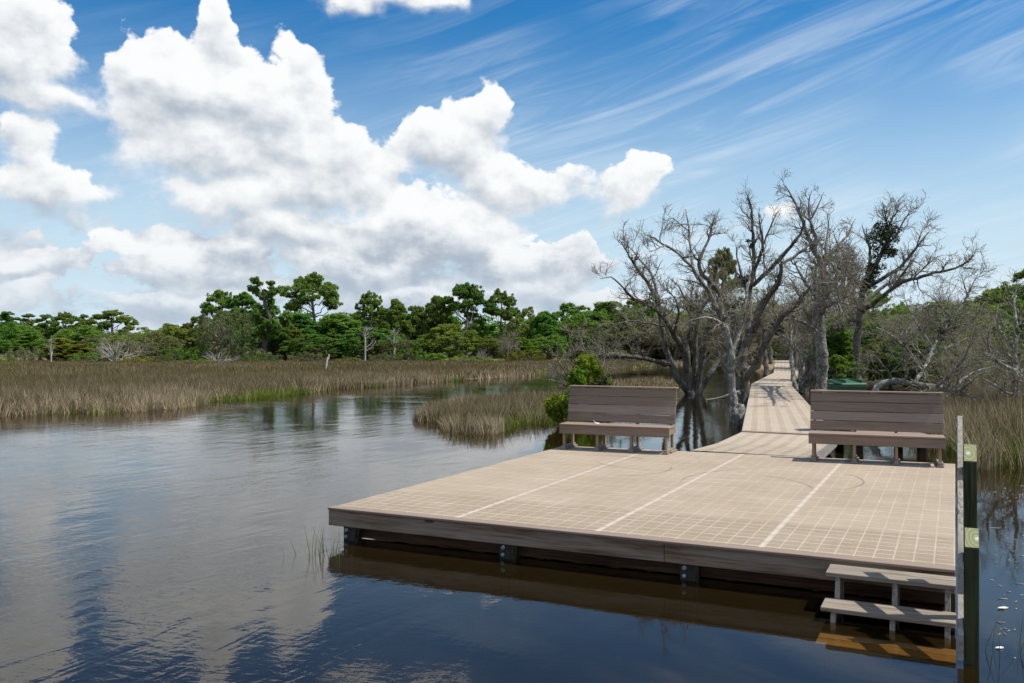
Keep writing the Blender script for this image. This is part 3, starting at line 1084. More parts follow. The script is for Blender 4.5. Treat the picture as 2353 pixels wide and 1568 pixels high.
# side platform with a board box and a wheeled bin
plat = empty('side_platform', (6.95, 18.15, 0))
tag(plat, 'small side platform of composite boards beside the boardwalk carrying the bin', 'platform')
plat.rotation_euler = (0, 0, -0.05)
for k in range(10):
    mb = MB()
    mb.box(-0.40, 1.15, -0.7 + 0.142 * k, -0.7 + 0.142 * k + 0.138, ZD - 0.03, ZD - 0.004)
    mb.build('deck_board', M_trim, plat, 0.003)
mb = MB()
mb.box(-0.40, 1.15, -0.742, -0.704, ZD - 0.22, ZD - 0.006)
mb.build('edge_board', M_beam, plat, 0.003)
for (x, y) in ((-0.2, -0.6), (1.0, -0.6), (1.0, 0.6), (-0.2, 0.6)):
    mb = MB()
    mb.box(x - 0.07, x + 0.07, y - 0.07, y + 0.07, -1.2, ZD - 0.032)
    mb.build('pile', M_pile, plat, 0.01)
boxo = empty('board_screen', (6.38, 18.05, ZD))
tag(boxo, 'low composite board screen standing left of the green bin', 'screen')
mb = MB()
mb.box(-0.165, 0.155, 0.0, 0.025, 0.02, 0.80)
mb.build('panel', M_slat2, boxo)
for x in (-0.165, 0.06):
    mb = MB()
    mb.box(x, x + 0.04, -0.024, -0.0015, 0.0, 0.825)
    mb.build('batten', M_trim, boxo, 0.003)
mb = MB()
mb.box(-0.175, 0.165, 0.027, 0.38, 0.80, 0.826)
mb.build('top_board', M_trim, boxo, 0.003)

binr = empty('wheelie_bin', (6.73, 18.2, ZD))
tag(binr, 'dark green wheeled bin with a closed lid behind the right bench', 'bin')
binr.rotation_euler = (0, 0, 0.12)
binr.scale = (0.93, 0.93, 0.985)
mb = MB()
mb.hexa([(-0.23, -0.25, 0.10), (0.23, -0.25, 0.10), (0.23, 0.22, 0.10), (-0.23, 0.22, 0.10), (-0.28, -0.33, 0.93), (0.28, -0.33, 0.93), (0.28, 0.33, 0.93), (-0.28, 0.33, 0.93)])
mb.build('body', M_bin, binr, 0.025)
mb = MB()
mb.box(-0.295, 0.295, -0.345, 0.345, 0.905, 0.955)
mb.build('rim', M_bin, binr, 0.012)
mb = MB()
mb.hexa([(-0.30, -0.36, 0.957), (0.30, -0.36, 0.957), (0.30, 0.36, 0.985), (-0.30, 0.36, 0.985), (-0.275, -0.32, 0.995), (0.275, -0.32, 0.995), (0.275, 0.34, 1.05), (-0.275, 0.34, 1.05)])
lid = mb.build('lid', M_binlid, binr, 0.018)
mb = MB()
for x in (-0.2, 0.17):
    mb.box(x, x + 0.03, -0.30, 0.30, 1.0, 1.062)
mb.build('lid_rib', M_binlid, lid, 0.008)
mb = MB()
mb.cyl((0, 0.985), 0.017, -0.0, 0.0, 8)
mb = MB()
mb.box(-0.24, 0.24, 0.365, 0.40, 0.93, 0.965)
mb.build('handle', M_bin, binr, 0.01)
for x in (-0.27, 0.23):
    mb = MB()
    b0 = len(mb.v)
    n_ = 18
    for xx in (x, x + 0.045):
        for i in range(n_):
            a = 2 * math.pi * i / n_
            mb.v.append((xx, 0.24 + 0.1 * math.cos(a), 0.104 + 0.1 * math.sin(a)))
    mb.f = [tuple(range(n_))[::-1], tuple(range(n_, 2 * n_))] + [(i, (i + 1) % n_, n_ + (i + 1) % n_, n_ + i) for i in range(n_)]
    mb.build('wheel', M_pile, binr, 0.004)


# ------------------------------------------------------------------ branches
def tubes(P, R, sides):
    """P (n, k, 3) paths, R (n, k) radii -> verts, quads"""
    n, k, _ = P.shape
    T = np.empty_like(P)
    T[:, 1:-1] = P[:, 2:] - P[:, :-2]
    T[:, 0] = P[:, 1] - P[:, 0]
    T[:, -1] = P[:, -1] - P[:, -2]
    T /= np.linalg.norm(T, axis=2, keepdims=True) + 1e-9
    ref = np.zeros((n, 1, 3))
    mean = np.abs(T.mean(1))
    ref[np.arange(n), 0, mean.argmin(1)] = 1
    A = np.cross(T, ref)
    A /= np.linalg.norm(A, axis=2, keepdims=True) + 1e-9
    B = np.cross(T, A)
    th = np.arange(sides) * 2 * np.pi / sides
    V = P[:, :, None, :] + R[:, :, None, None] * (A[:, :, None, :] * np.cos(th)[None, None, :, None] + B[:, :, None, :] * np.sin(th)[None, None, :, None])
    idx_ = np.arange(n * k * sides).reshape(n, k, sides)
    a = idx_[:, :-1]
    b = idx_[:, 1:]
    f = np.stack([a, np.roll(a, -1, 2), np.roll(b, -1, 2), b], -1).reshape(-1, 4)
    return V.reshape(-1, 3), f


def join(parts):
    vs, fs, o = [], [], 0
    for v, f in parts:
        vs.append(v)
        fs.append(f + o)
        o += len(v)
    return np.concatenate(vs), np.concatenate(fs)


def resample(pts, rad, step):
    """smooth polyline through the given joints"""
    pts = np.array(pts, float)
    rad = np.array(rad, float)
    seg = np.linalg.norm(np.diff(pts, axis=0), axis=1)
    cum = np.concatenate([[0], np.cumsum(seg)])
    n_ = max(4, int(cum[-1] / step))
    tt = np.linspace(0, cum[-1], n_)
    out_ = np.stack([np.interp(tt, cum, pts[:, i]) for i in range(3)], 1)
    r = np.interp(tt, cum, rad)
    for _ in range(2):
        out_[1:-1] = (out_[:-2] + 2 * out_[1:-1] + out_[2:]) / 4
    return out_, r


def grow(P, R, per, frac, ang, lenf, k, gn, rng, up=0.0, rr=0.55, tip=0.35, minlen=0.1, lensc=None, rmax=9):
    """children from every parent path; P (n, m, 3)"""
    n, m, _ = P.shape
    N_ = n * per
    pi = np.repeat(np.arange(n), per)
    s = rng.uniform(frac[0], frac[1], N_) * (m - 1)
    i0 = np.minimum(s.astype(int), m - 2)
    f = (s - i0)[:, None]
    start = P[pi, i0] * (1 - f) + P[pi, i0 + 1] * f
    tang = P[pi, i0 + 1] - P[pi, i0]
    tang /= np.linalg.norm(tang, axis=1, keepdims=True) + 1e-9
    rad = (R[pi, i0] * (1 - f[:, 0]) + R[pi, i0 + 1] * f[:, 0]) * rr
    rad = np.minimum(rad, rmax)
    rv = rng.normal(size=(N_, 3))
    rv -= (rv * tang).sum(1, keepdims=True) * tang
    rv /= np.linalg.norm(rv, axis=1, keepdims=True) + 1e-9
    a = rng.uniform(ang[0], ang[1], N_)[:, None]
    d = tang * np.cos(a) + rv * np.sin(a)
    plen = np.linalg.norm(np.diff(P, axis=1), axis=2).sum(1)[pi]
    L = (lensc if lensc else plen) * rng.uniform(lenf[0], lenf[1], N_)
    L = np.maximum(L * (1.15 - 0.5 * s / (m - 1)), minlen)
    Q = np.empty((N_, k, 3))
    Q[:, 0] = start
    for j in range(1, k):
        d = d + rng.normal(scale=gn, size=(N_, 3)) + np.array([0, 0, up])
        d /= np.linalg.norm(d, axis=1, keepdims=True)
        Q[:, j] = Q[:, j - 1] + d * (L / (k - 1))[:, None]
    RR = rad[:, None] * np.linspace(1, tip, k)[None, :]
    return Q, RR


def limbset(limbs, step=0.25):
    """list of (points, radii) to a list of resampled (1, m, 3) paths"""
    return [resample(p, r, step) for p, r in limbs]


def quads_at(C, size, rng, nbias=None, aspect=1.6):
    """one small leaf quad per centre"""
    n = len(C)
    a = rng.normal(size=(n, 3))
    a /= np.linalg.norm(a, axis=1, keepdims=True)
    if nbias is not None:
        nrm = nbias + rng.normal(scale=0.7, size=(n, 3))
        nrm /= np.linalg.norm(nrm, axis=1, keepdims=True) + 1e-9
        a -= (a * nrm).sum(1, keepdims=True) * nrm
        a /= np.linalg.norm(a, axis=1, keepdims=True) + 1e-9
    else:
        nrm = rng.normal(size=(n, 3))
        nrm -= (nrm * a).sum(1, keepdims=True) * a
        nrm /= np.linalg.norm(nrm, axis=1, keepdims=True) + 1e-9
    b = np.cross(a, nrm)
    s = (size * rng.uniform(0.6, 1.3, n))[:, None]
    a = a * s * aspect / 2
    b = b * s / 2
    V = np.stack([C - a, C + b * 0.9 - a * 0.1, C + a, C - b * 0.9 - a * 0.1], 1).reshape(-1, 3)
    f = np.arange(n * 4).reshape(n, 4)
    return V, f


def ball(n, rng, shell=0.55):
    v = rng.normal(size=(n, 3))
    v /= np.linalg.norm(v, axis=1, keepdims=True)
    r = shell + (1 - shell) * rng.uniform(0, 1, n) ** 0.6
    return v, v * r[:, None]


def foliage(centres, radii, per, size, rng, flat=0.75, aspect=1.6):
    """leaf clumps round the given centres"""
    n = len(centres)
    nv, b = ball(n * per, rng, 0.35)
    b[:, 2] *= flat
    C = np.repeat(centres, per, 0) + b * np.repeat(radii, per)[:, None]
    nv[:, 2] += 0.2
    return quads_at(C, size, rng, nv, aspect)


def lobed(rng, nl, rx, zlo, zhi, lr, npf, pr0, per, size, taper=0.0, flat=0.8, aspect=1.6):
    """rounded crown: lobes spread over an egg shape, each lobe carrying leaf puffs on its outer side"""
    n_ = np.arange(nl) + 0.5
    zz = 1 - 1.75 * n_ / nl                      # from the top down to just under the waist
    ph = n_ * 2.39996 + rng.uniform(0, 6)
    rr = np.sqrt(np.maximum(0.0, 1 - zz * zz))
    zc, hz = (zlo + zhi) / 2, (zhi - zlo) / 2
    kx = rx * (1 - taper * (zz + 1) / 2) * rng.uniform(0.72, 1.08, nl)
    C = np.stack([np.cos(ph) * rr * kx, np.sin(ph) * rr * kx, zc + zz * hz * rng.uniform(0.82, 1.05, nl)], 1)
    C += rng.normal(0, lr * 0.3, C.shape)
    R = lr * rng.uniform(0.65, 1.3, nl)
    out_ = C / (np.linalg.norm(C - np.array([0, 0, zc]), axis=1, keepdims=True) + 1e-6)
    nv = rng.normal(size=(nl, npf, 3)) + (C - np.array([0, 0, zc]))[:, None, :] / max(rx, hz) * 0.9 + np.array([0, 0, 0.55])
    nv /= np.linalg.norm(nv, axis=2, keepdims=True)
    B = C[:, None, :] + nv * (R[:, None] * rng.uniform(0.6, 1.0, (nl, npf)))[:, :, None]
    B = B.reshape(-1, 3)
    B = B[B[:, 2] > 0.03]
    return foliage(B, pr0 * rng.uniform(0.6, 1.3, len(B)), per, size, rng, flat, aspect)


# ------------------------------------------------------------------ tree prototypes, about one unit high, standing at the origin
def proto_tree(kind, seed):
    rng = np.random.default_rng(seed)
    wood_, leaves = [], []
    if kind in ('umbrella_pine', 'tall_pine'):
        um = kind == 'umbrella_pine'
        lean = rng.uniform(-0.06, 0.06, 2)
        tr = [(0, 0, 0), (lean[0], lean[1], 0.35), (lean[0] * 1.6 + rng.normal(0, .015), lean[1], 0.65), (lean[0] * 1.8, lean[1] * 1.5, 0.96)]
        p, r = resample(tr, [0.022, 0.019, 0.013, 0.004] if um else [0.017, 0.014, 0.01, 0.003], 0.05)
        wood_.append(tubes(p[None], r[None], 6))
        # a few big sub-crowns, each carrying many needle puffs
        ns = 13 if um else 9
        ang_ = np.arange(ns) * 2.4 + rng.uniform(0, 1)
        lvl = np.linspace(0, 1, ns)
        rad_ = (0.30 if um else 0.13) * np.sqrt(np.maximum(0.02, 1 - (lvl * 1.02) ** 2)) * rng.uniform(0.7, 1.1, ns)
        sub = np.stack([np.cos(ang_) * rad_, np.sin(ang_) * rad_, (0.62 if um else 0.50) + (0.32 if um else 0.44) * lvl + rng.normal(0, 0.02, ns)], 1) + np.array([lean[0] * 1.7, lean[1] * 1.4, 0])
        br = []
        for c_ in sub:
            hz = max(0.3, c_[2] - rng.uniform(0.08, 0.18) - 0.35 * math.hypot(c_[0], c_[1]))
            st_ = np.array([np.interp(hz, p[:, 2], p[:, 0]), np.interp(hz, p[:, 2], p[:, 1]), hz])
            tt_ = np.linspace(0, 1, 7)[:, None]
            q_ = st_ * (1 - tt_) + c_ * tt_
            q_[1:-1] += rng.normal(0, 0.012, (5, 3))
            q_[:, 2] -= 0.03 * np.sin(tt_[:, 0] * 3.1)
            br.append(q_)
        br = np.array(br)
        wood_.append(tubes(br, np.linspace(0.008, 0.003, 7)[None].repeat(ns, 0), 5))
        pc, pr_ = [], []
        for c_ in sub:
            n_ = 26 if um else 18
            sr = (0.105 if um else 0.075) * rng.uniform(0.8, 1.25)
            nv, b_ = ball(n_, rng, 0.5)
            b_[:, 2] = np.where(b_[:, 2] < 0, b_[:, 2] * 0.35, b_[:, 2] * 0.7)
            pc.append(c_ + b_ * sr)
            pr_.append(rng.uniform(0.022, 0.038, n_))
        pc = np.concatenate(pc)
        Q = np.stack([np.repeat(sub, len(pc) // ns, 0) * (1 - k_) + pc * k_ for k_ in (0, 0.35, 0.7, 1)], 1)
        wood_.append(tubes(Q, np.full(Q.shape[:2], 0.0018), 3))
        leaves.append(foliage(pc, np.concatenate(pr_), 70, 0.012, rng, 0.75, 2.2))
    elif kind == 'dense_pine':
        p, r = resample([(0, 0, 0), (0.01, 0, 0.5), (0, 0, 0.97)], [0.02, 0.013, 0.003], 0.05)
        wood_.append(tubes(p[None], r[None], 6))
        Q, RR = grow(p[None], r[None], 75, (0.12, 0.99), (0.8, 1.4), (0.16, 0.34), 5, 0.12, rng, 0.12, 0.4, 0.3)
        wood_.append(tubes(Q, RR, 3))
        tips = np.concatenate([Q[:, -1], Q[:, 3], Q[:, 2]])
        rad = rng.uniform(0.03, 0.06, len(tips))
        leaves.append(lobed(rng, 34, 0.27, 0.14, 0.93, 0.085, 22, 0.030, 34, 0.016, 0.62, 0.9, 2.0))
    elif kind in ('oak', 'grey_oak', 'cedar', 'shrub', 'low_shrub'):
        rng2 = rng
        n1 = {'oak': 5, 'grey_oak': 5, 'cedar': 1, 'shrub': 6, 'low_shrub': 11}[kind]
        limbs = []
        for i in range(n1):
            a = rng.uniform(0, 6.28)
            sp_ = {'oak': 0.33, 'grey_oak': 0.75, 'cedar': 0.02, 'shrub': 0.40, 'low_shrub': 1.25}[kind]
            top = {'oak': 0.8, 'grey_oak': 0.7, 'cedar': 0.97, 'shrub': 0.7, 'low_shrub': 0.6}[kind] * rng.uniform(0.75, 1.0)
            x, y = math.cos(a) * sp_ * rng.uniform(0.4, 1.0), math.sin(a) * sp_ * rng.uniform(0.4, 1)
            limbs.append(([(0, 0, 0), (x * 0.2, y * 0.2, top * 0.3), (x * 0.6 + rng.normal(0, .02), y * 0.6, top * 0.65), (x, y, top)], [0.028, 0.02, 0.013, 0.004]))
        allQ = []
        for p, r in limbset(limbs, 0.06):
            wood_.append(tubes(p[None], r[None], 6))
            if kind == 'cedar':
                Q, RR = grow(p[None], r[None], 90, (0.05, 0.99), (0.7, 1.2), (0.12, 0.3), 5, 0.12, rng, 0.2, 0.4, 0.3)
            else:
                Q, RR = grow(p[None], r[None], 16, (0.25, 0.99), (0.5, 1.2), (0.25, 0.5), 6, 0.2, rng, 0.05, 0.5, 0.3)
            wood_.append(tubes(Q, RR, 4))
            allQ.append(Q)
            if kind in ('grey_oak',):
                Q3, R3 = grow(Q, RR, 8, (0.3, 1.0), (0.4, 1.1), (0.4, 0.8), 4, 0.25, rng, 0.02, 0.6, 0.35)
                wood_.append(tubes(Q3, R3 * 1.0, 3))
        Q = np.concatenate(allQ)
        tips = np.concatenate([Q[:, -1], Q[:, 4], Q[:, 3], Q[:, 2], Q[:, 1] * 0.5 + Q[:, 2] * 0.5, (Q[:, 3] + Q[:, 4]) / 2]) + rng.normal(0, 0.035, (len(Q) * 6, 3))
        tips = tips[tips[:, 2] > 0.06]
        if kind == 'grey_oak':
            tips = tips[rng.uniform(0, 1, len(tips)) < 0.75]
        rad = rng.uniform(0.022, 0.058, len(tips))
        if kind == 'cedar':
            rad *= 0.75
        LB = {'oak': (30, 0.40, 0.12, 0.88, 0.125, 26, 0.034, 40, 0.0175, 0.12), 'grey_oak': (34, 0.78, 0.10, 0.82, 0.15, 24, 0.036, 30, 0.0165, 0.0),
              'cedar': (40, 0.22, 0.03, 0.97, 0.07, 20, 0.028, 36, 0.014, 0.75), 'shrub': (22, 0.42, 0.06, 0.78, 0.13, 24, 0.042, 30, 0.024, 0.1),
              'low_shrub': (34, 1.25, 0.02, 0.70, 0.17, 22, 0.045, 26, 0.028, 0.0)}[kind]
        leaves.append(lobed(rng, *LB))
    elif kind == 'bare':
        limbs = []
        for i in range(rng.integers(3, 6)):
            a = rng.uniform(0, 6.28)
            top = rng.uniform(0.6, 1.0)
            x, y = math.cos(a) * 0.38 * rng.uniform(0.2, 1.0), math.sin(a) * 0.38 * rng.uniform(0.2, 1)
            limbs.append(([(0, 0, 0), (x * 0.3, y * 0.3, top * 0.25), (x * 0.6 + rng.normal(0, .04), y * 0.6 + rng.normal(0, .04), top * 0.6), (x, y, top)], [0.024, 0.019, 0.011, 0.003]))
        for p, r in limbset(limbs, 0.05):
            wood_.append(tubes(p[None], r[None], 6))
            Q, RR = grow(p[None], r[None], 12, (0.3, 0.99), (0.5, 1.1), (0.2, 0.5), 6, 0.22, rng, 0.05, 0.5, 0.3)
            wood_.append(tubes(Q, RR, 4))
            Q2, R2 = grow(Q, RR, 7, (0.25, 1.0), (0.4, 1.1), (0.35, 0.7), 5, 0.25, rng, 0.03, 0.55, 0.35)
            wood_.append(tubes(Q2, R2, 3))
            Q3, R3 = grow(Q2, R2, 5, (0.2, 1.0), (0.4, 1.1), (0.35, 0.7), 4, 0.25, rng, 0.0, 0.7, 0.4)
            wood_.append(tubes(Q3, np.maximum(R3, 0.0009), 3))
            tp = Q3[rng.uniform(0, 1, len(Q3)) < 0.10][:, -1]
            leaves.append(foliage(tp, rng.uniform(0.012, 0.028, len(tp)), 22, 0.012, rng, 0.8, 1.5))
    elif kind == 'snag':
        p, r = resample([(0, 0, 0), (0.01, 0, 0.4), (rng.normal(0, .03), 0.01, 0.75), (0.03, 0, 1.0)], [0.02, 0.017, 0.012, 0.004], 0.05)
        wood_.append(tubes(p[None], r[None], 6))
        Q, RR = grow(p[None], r[None], 14, (0.3, 0.97), (0.5, 1.1), (0.15, 0.4), 5, 0.2, rng, 0.12, 0.6, 0.3)
        wood_.append(tubes(Q, RR, 4))
        Q2, R2 = grow(Q, RR, 4, (0.3, 0.97), (0.5, 1.0), (0.3, 0.6), 4, 0.2, rng, 0.05, 0.6, 0.4)
        wood_.append(tubes(Q2, R2, 3))
    elif kind == 'fan':
        limbs = []
        for i in range(16):
            a = rng.uniform(-1.2, 1.2)
            b = rng.uniform(-0.4, 0.4)
            L = rng.uniform(0.7, 1.0)
            limbs.append(([(0, 0, 0), (math.sin(a) * L * 0.35, b * 0.3, math.cos(a) * L * 0.5), (math.sin(a) * L * 0.95, b, math.cos(a) * L * 0.9)], [0.022, 0.012, 0.003]))
        for p, r in limbset(limbs, 0.08):
            wood_.append(tubes(p[None], r[None], 4))
            Q, RR = grow(p[None], r[None], 6, (0.3, 0.97), (0.4, 0.9), (0.25, 0.5), 4, 0.2, rng, 0.05, 0.6, 0.3)
            wood_.append(tubes(Q, RR, 3))
    v, f = join(wood_)
    L_ = join(leaves) if leaves else None
    return (v, f), L_


PROTO = {}
KSEED = {'umbrella_pine': 4, 'tall_pine': 3, 'dense_pine': 3, 'oak': 4, 'grey_oak': 3, 'cedar': 3, 'shrub': 3, 'low_shrub': 3, 'bare': 5, 'snag': 3, 'fan': 1}
for kd, ns in KSEED.items():
    for i in range(ns):
        (wv, wf), lf = proto_tree(kd, 100 * len(kd) + 7 * i + 1)
        lo = lf[0] if lf else wv
        rx = np.percentile(np.abs(lo[:, 0]), 96)
        ztop = np.percentile(lo[:, 2], 99.7)
        PROTO[(kd, i)] = dict(w=(wv, wf), l=lf, rx=rx, zt=ztop, wm=mesh_np('trunk', wv, wf, smooth=True), lm=mesh_np('crown', *lf) if lf else None, used={})

BARKOF = {'umbrella_pine': B_pine, 'tall_pine': B_pine, 'dense_pine': B_pine, 'oak': B_dark, 'grey_oak': B_twig, 'cedar': B_dark, 'shrub': B_dark, 'low_shrub': B_dark, 'bare': B_twig, 'snag': B_pale, 'fan': B_pale}
trng = random.Random(5)


def place(kind, var, loc, h, wd, leaf, name, label, cat='tree', group=None, rz=None, barkm=None):
    """a tree of its own: an Empty with a trunk and a crown; size given as height and full width in metres"""
    pr = PROTO[(kind, var)]
    root = empty(name, loc, trng.uniform(0, 6.28) if rz is None else rz)
    sx = wd / 2 / pr['rx']
    sz = h / pr['zt']
    root.scale = (sx, sx, sz)
    key = (leaf.name if leaf else '', (barkm or BARKOF[kind]).name)
    if key not in pr['used']:
        wm = pr['wm'].copy()
        lm = pr['lm'].copy() if pr['lm'] else None
        pr['used'][key] = (wm, lm)
    wm, lm = pr['used'][key]
    o = link('trunk' if name not in ('shrub', 'bush') else 'stem', wm, None, root)
    if not wm.materials:
        wm.materials.append(barkm or BARKOF[kind])
    if lm and leaf:
        c = link('crown' if name not in ('shrub', 'bush') else 'foliage', lm, None, root)
        if not lm.materials:
            lm.materials.append(leaf)
    tag(root, label, cat, group)
    return root


GZ_LAND = 0.25


def ptree(kind, var, X, Ytop, wpx, d, leaf, name, label, cat='tree', group=None, z0=0.1, rz=None, barkm=None):
    """tree whose crown centre stands in direction X at distance d, top seen at Ytop, width in picture units"""
    p = at(X, Ytop, d)
    return place(kind, var, (p[0], d, z0 - 0.15), p[2] - z0 + 0.15, wpx / F * d, leaf, name, label, cat, group, rz, barkm)


# ------------------------------------------------------------------ the wood beyond the marsh: trees one can pick out
GW = 'trees at the edge of the wood beyond the marsh'
T = [
    ('tall_pine', 0, 22, 716, 66, 150, L_pine, 'pine_tree', 'tall thin pine at the far left edge of the wood'),
    ('tall_pine', 1, 62, 721, 56, 152, L_pine, 'pine_tree', 'second thin pine from the far left edge of the wood'),
    ('tall_pine', 2, 112, 722, 60, 148, L_pine, 'pine_tree', 'open pine left of the olive cedar at the far left'),
    ('umbrella_pine', 0, 150, 717, 76, 146, L_pine, 'pine_tree', 'broad flat topped pine above the olive cedar at the left'),
    ('tall_pine', 0, 187, 722, 44, 150, L_pine, 'pine_tree', 'slim pine just left of the round dark crown'),
    ('umbrella_pine', 1, 258, 713, 110, 128, L_dark, 'pine_tree', 'round dark crowned pine rising above the grey green oak at left'),
    ('cedar', 0, 138, 776, 66, 92, L_olive, 'cedar_tree', 'olive yellow cedar at the marsh edge on the far left'),
    ('cedar', 1, 184, 790, 60, 92, L_olive, 'cedar_tree', 'lower olive cedar left of the forked dead tree'),
    ('grey_oak', 0, 305, 752, 190, 96, L_grey, 'oak_tree', 'wide grey green oak behind the fan shaped dead tree'),
    ('oak', 0, 405, 744, 120, 104, L_green, 'oak_tree', 'mid green broad tree right of the wide grey green oak'),
    ('oak', 1, 468, 728, 110, 106, L_dark, 'oak_tree', 'dark green broad tree below the flat topped pine pair'),
    ('umbrella_pine', 2, 500, 667, 84, 112, L_dark, 'pine_tree', 'dark flat topped pine, left of the twisted pine'),
    ('umbrella_pine', 3, 560, 672, 92, 110, L_pine, 'pine_tree', 'spreading pine between the dark flat pine and the twisted pine'),
    ('grey_oak', 1, 535, 714, 170, 96, L_grey, 'oak_tree', 'large grey green oak with pale twigs left of the twisted trunk'),
    ('umbrella_pine', 1, 735, 629, 146, 106, L_pine, 'pine_tree', 'tallest pine of the wood with a wide rounded crown'),
    ('dense_pine', 0, 690, 722, 110, 100, L_pine, 'pine_tree', 'dense young pine below the left side of the tallest pine'),
    ('dense_pine', 1, 780, 722, 104, 101, L_pine, 'pine_tree', 'dense young pine below the right side of the tallest pine'),
    ('umbrella_pine', 0, 860, 671, 76, 108, L_dark, 'pine_tree', 'small round topped pine right of the tallest pine'),
    ('dense_pine', 2, 908, 688, 74, 106, L_pine, 'pine_tree', 'bushy pine just right of the small round topped pine'),
    ('dense_pine', 0, 958, 704, 56, 107, L_green, 'pine_tree', 'narrow fresh green pine between bushy and pointed pines'),
    ('dense_pine', 1, 1003, 681, 62, 107, L_dark, 'pine_tree', 'pointed dark pine left of the umbrella shaped pine'),
    ('umbrella_pine', 2, 1070, 651, 112, 106, L_pine, 'pine_tree', 'umbrella shaped pine with open branches right of centre of the wood'),
    ('umbrella_pine', 3, 1146, 665, 74, 108, L_pine, 'pine_tree', 'double stemmed pine right of the umbrella shaped pine'),
    ('oak', 2, 1035, 745, 120, 96, L_green, 'oak_tree', 'light green broad tree in front of the umbrella shaped pine'),
    ('oak', 3, 1125, 772, 90, 97, L_dark, 'oak_tree', 'low dark round oak left of the bare grey tree'),
    ('oak', 0, 1205, 706, 90, 106, L_green, 'oak_tree', 'green broad tree right of the double stemmed pine'),
    ('dense_pine', 2, 1250, 716, 80, 104, L_pine, 'pine_tree', 'soft green pine at the dip before the dark dome'),
    ('oak', 1, 1318, 698, 130, 112, L_dark, 'oak_tree', 'dark dome shaped tree right of the dip in the treeline'),
    ('dense_pine', 0, 1392, 694, 96, 114, L_pine, 'pine_tree', 'pine right of the dark dome, behind the twiggy shrub'),
    ('umbrella_pine', 1, 1452, 686, 100, 116, L_dark, 'pine_tree', 'dark pine behind the leftmost bare branches'),
    ('oak', 2, 850, 752, 150, 97, L_pine, 'oak_tree', 'dark pine green broad tree behind the pale dead tree'),
    ('oak', 3, 730, 770, 130, 95, L_dark, 'oak_tree', 'low dark oak behind the white stake'),
    ('grey_oak', 2, 905, 770, 110, 95, L_grey, 'oak_tree', 'grey green oak with pale twigs right of the pale dead tree'),
    ('oak', 0, 965, 768, 96, 96, L_green, 'oak_tree', 'light green bushy tree behind the low bright bushes'),
    ('dense_pine', 2, 655, 742, 90, 97, L_green, 'pine_tree', 'bright green pine bough mass beside the twisted trunk'),
    ('cedar', 2, 1195, 775, 74, 96, L_cedar, 'cedar_tree', 'dark green cedar right of the bare grey tree'),
    ('oak', 1, 1260, 770, 84, 98, L_pine, 'oak_tree', 'layered green tree at the right end of the marsh'),
]
for (kd, var, X, Y, wx, d, lf, nm, lb) in T:
    ptree(kd, var, X, Y, wx, d, lf, nm, lb, 'tree', GW, 0.1)
D_ = [
    ('snag', 0, 117, 772, 26, 86, 'dead_tree', 'thin bleached dead trunk standing at the far left marsh edge'),
    ('snag', 1, 235, 782, 34, 87, 'dead_tree', 'forked pale dead tree left of the fan shaped dead tree'),
    ('fan', 0, 266, 770, 90, 87, 'dead_tree', 'fan shaped dead tree with many pale grey branches at left'),
    ('fan', 0, 500, 802, 74, 86, 'dead_shrub', 'low fan of dead branches below the large grey green oak'),
    ('snag', 2, 838, 742, 46, 92, 'dead_tree', 'pale dead tree with white branches right of the tallest pine'),
    ('snag', 0, 905, 750, 32, 93, 'dead_tree', 'thin grey leafless tree right of the pale dead tree'),
    ('bare', 0, 1163, 742, 60, 92, 'dead_tree', 'slender bare grey tree at the right end of the wood'),
    ('fan', 0, 1110, 795, 34, 92, 'dead_shrub', 'small grey dead shrub left of the slender bare tree'),
    ('snag', 1, 1378, 735, 30, 104, 'dead_tree', 'small bleached snag in front of the pine right of the dark dome'),
]
for (kd, var, X, Y, wx, d, nm, lb) in D_:
    ptree(kd, var, X, Y, wx, d, None, nm, lb, 'dead tree', None, 0.1, 0.0 if kd == 'fan' else None)
for i, (X, Y, wx, d, lf, lb) in enumerate([
        (375, 817, 44, 84, L_green, 'small round green shrub at the marsh edge left of centre'),
        (455, 827, 66, 84, L_bright, 'low yellow green shrub at the marsh edge by the dead fan'),
        (320, 822, 90, 85, L_olive, 'low olive shrub between the fan tree and the round green shrub'),
        (705, 812, 80, 88, L_grey, 'low grey green shrub left of the white stake'),
        (12, 826, 60, 84, L_cedar, 'dark green shrub at the far left edge of the marsh'),
        (1000, 815, 44, 90, L_bright, 'bright green shrub at the marsh edge below the umbrella pine'),
        (1085, 820, 110, 90, L_green, 'long low green shrub left of the slender bare tree'),
        (800, 824, 60, 89, L_olive, 'low shrub right of the white stake'),
        (880, 815, 70, 90, L_grey, 'pale twiggy shrub below the grey leafless tree'),
        (1205, 808, 90, 92, L_olive, 'olive shrub at the foot of the dark green cedar'),
        (600, 815, 80, 90, L_dark, 'dark shrub at the foot of the twisted pine'),
        (560, 800, 100, 92, L_grey, 'grey green shrub below the large grey green oak'),
        (215, 810, 90, 88, L_dark, 'dark shrub behind the forked pale dead tree'),
        (60, 800, 90, 92, L_grey, 'grey twiggy shrub below the thin pines at far left'),
        (950, 805, 80, 93, L_green, 'green shrub below the narrow fresh green pine'),
        (430, 800, 110, 94, L_cedar, 'dark green shrub behind the yellow green shrub')]):
    ptree('low_shrub' if wx > (835 - Y) * 2.2 else 'shrub', i % 3, X, Y - 4, wx, d, lf, 'shrub', lb, 'shrub', 'shrubs along the far marsh edge', 0.1)

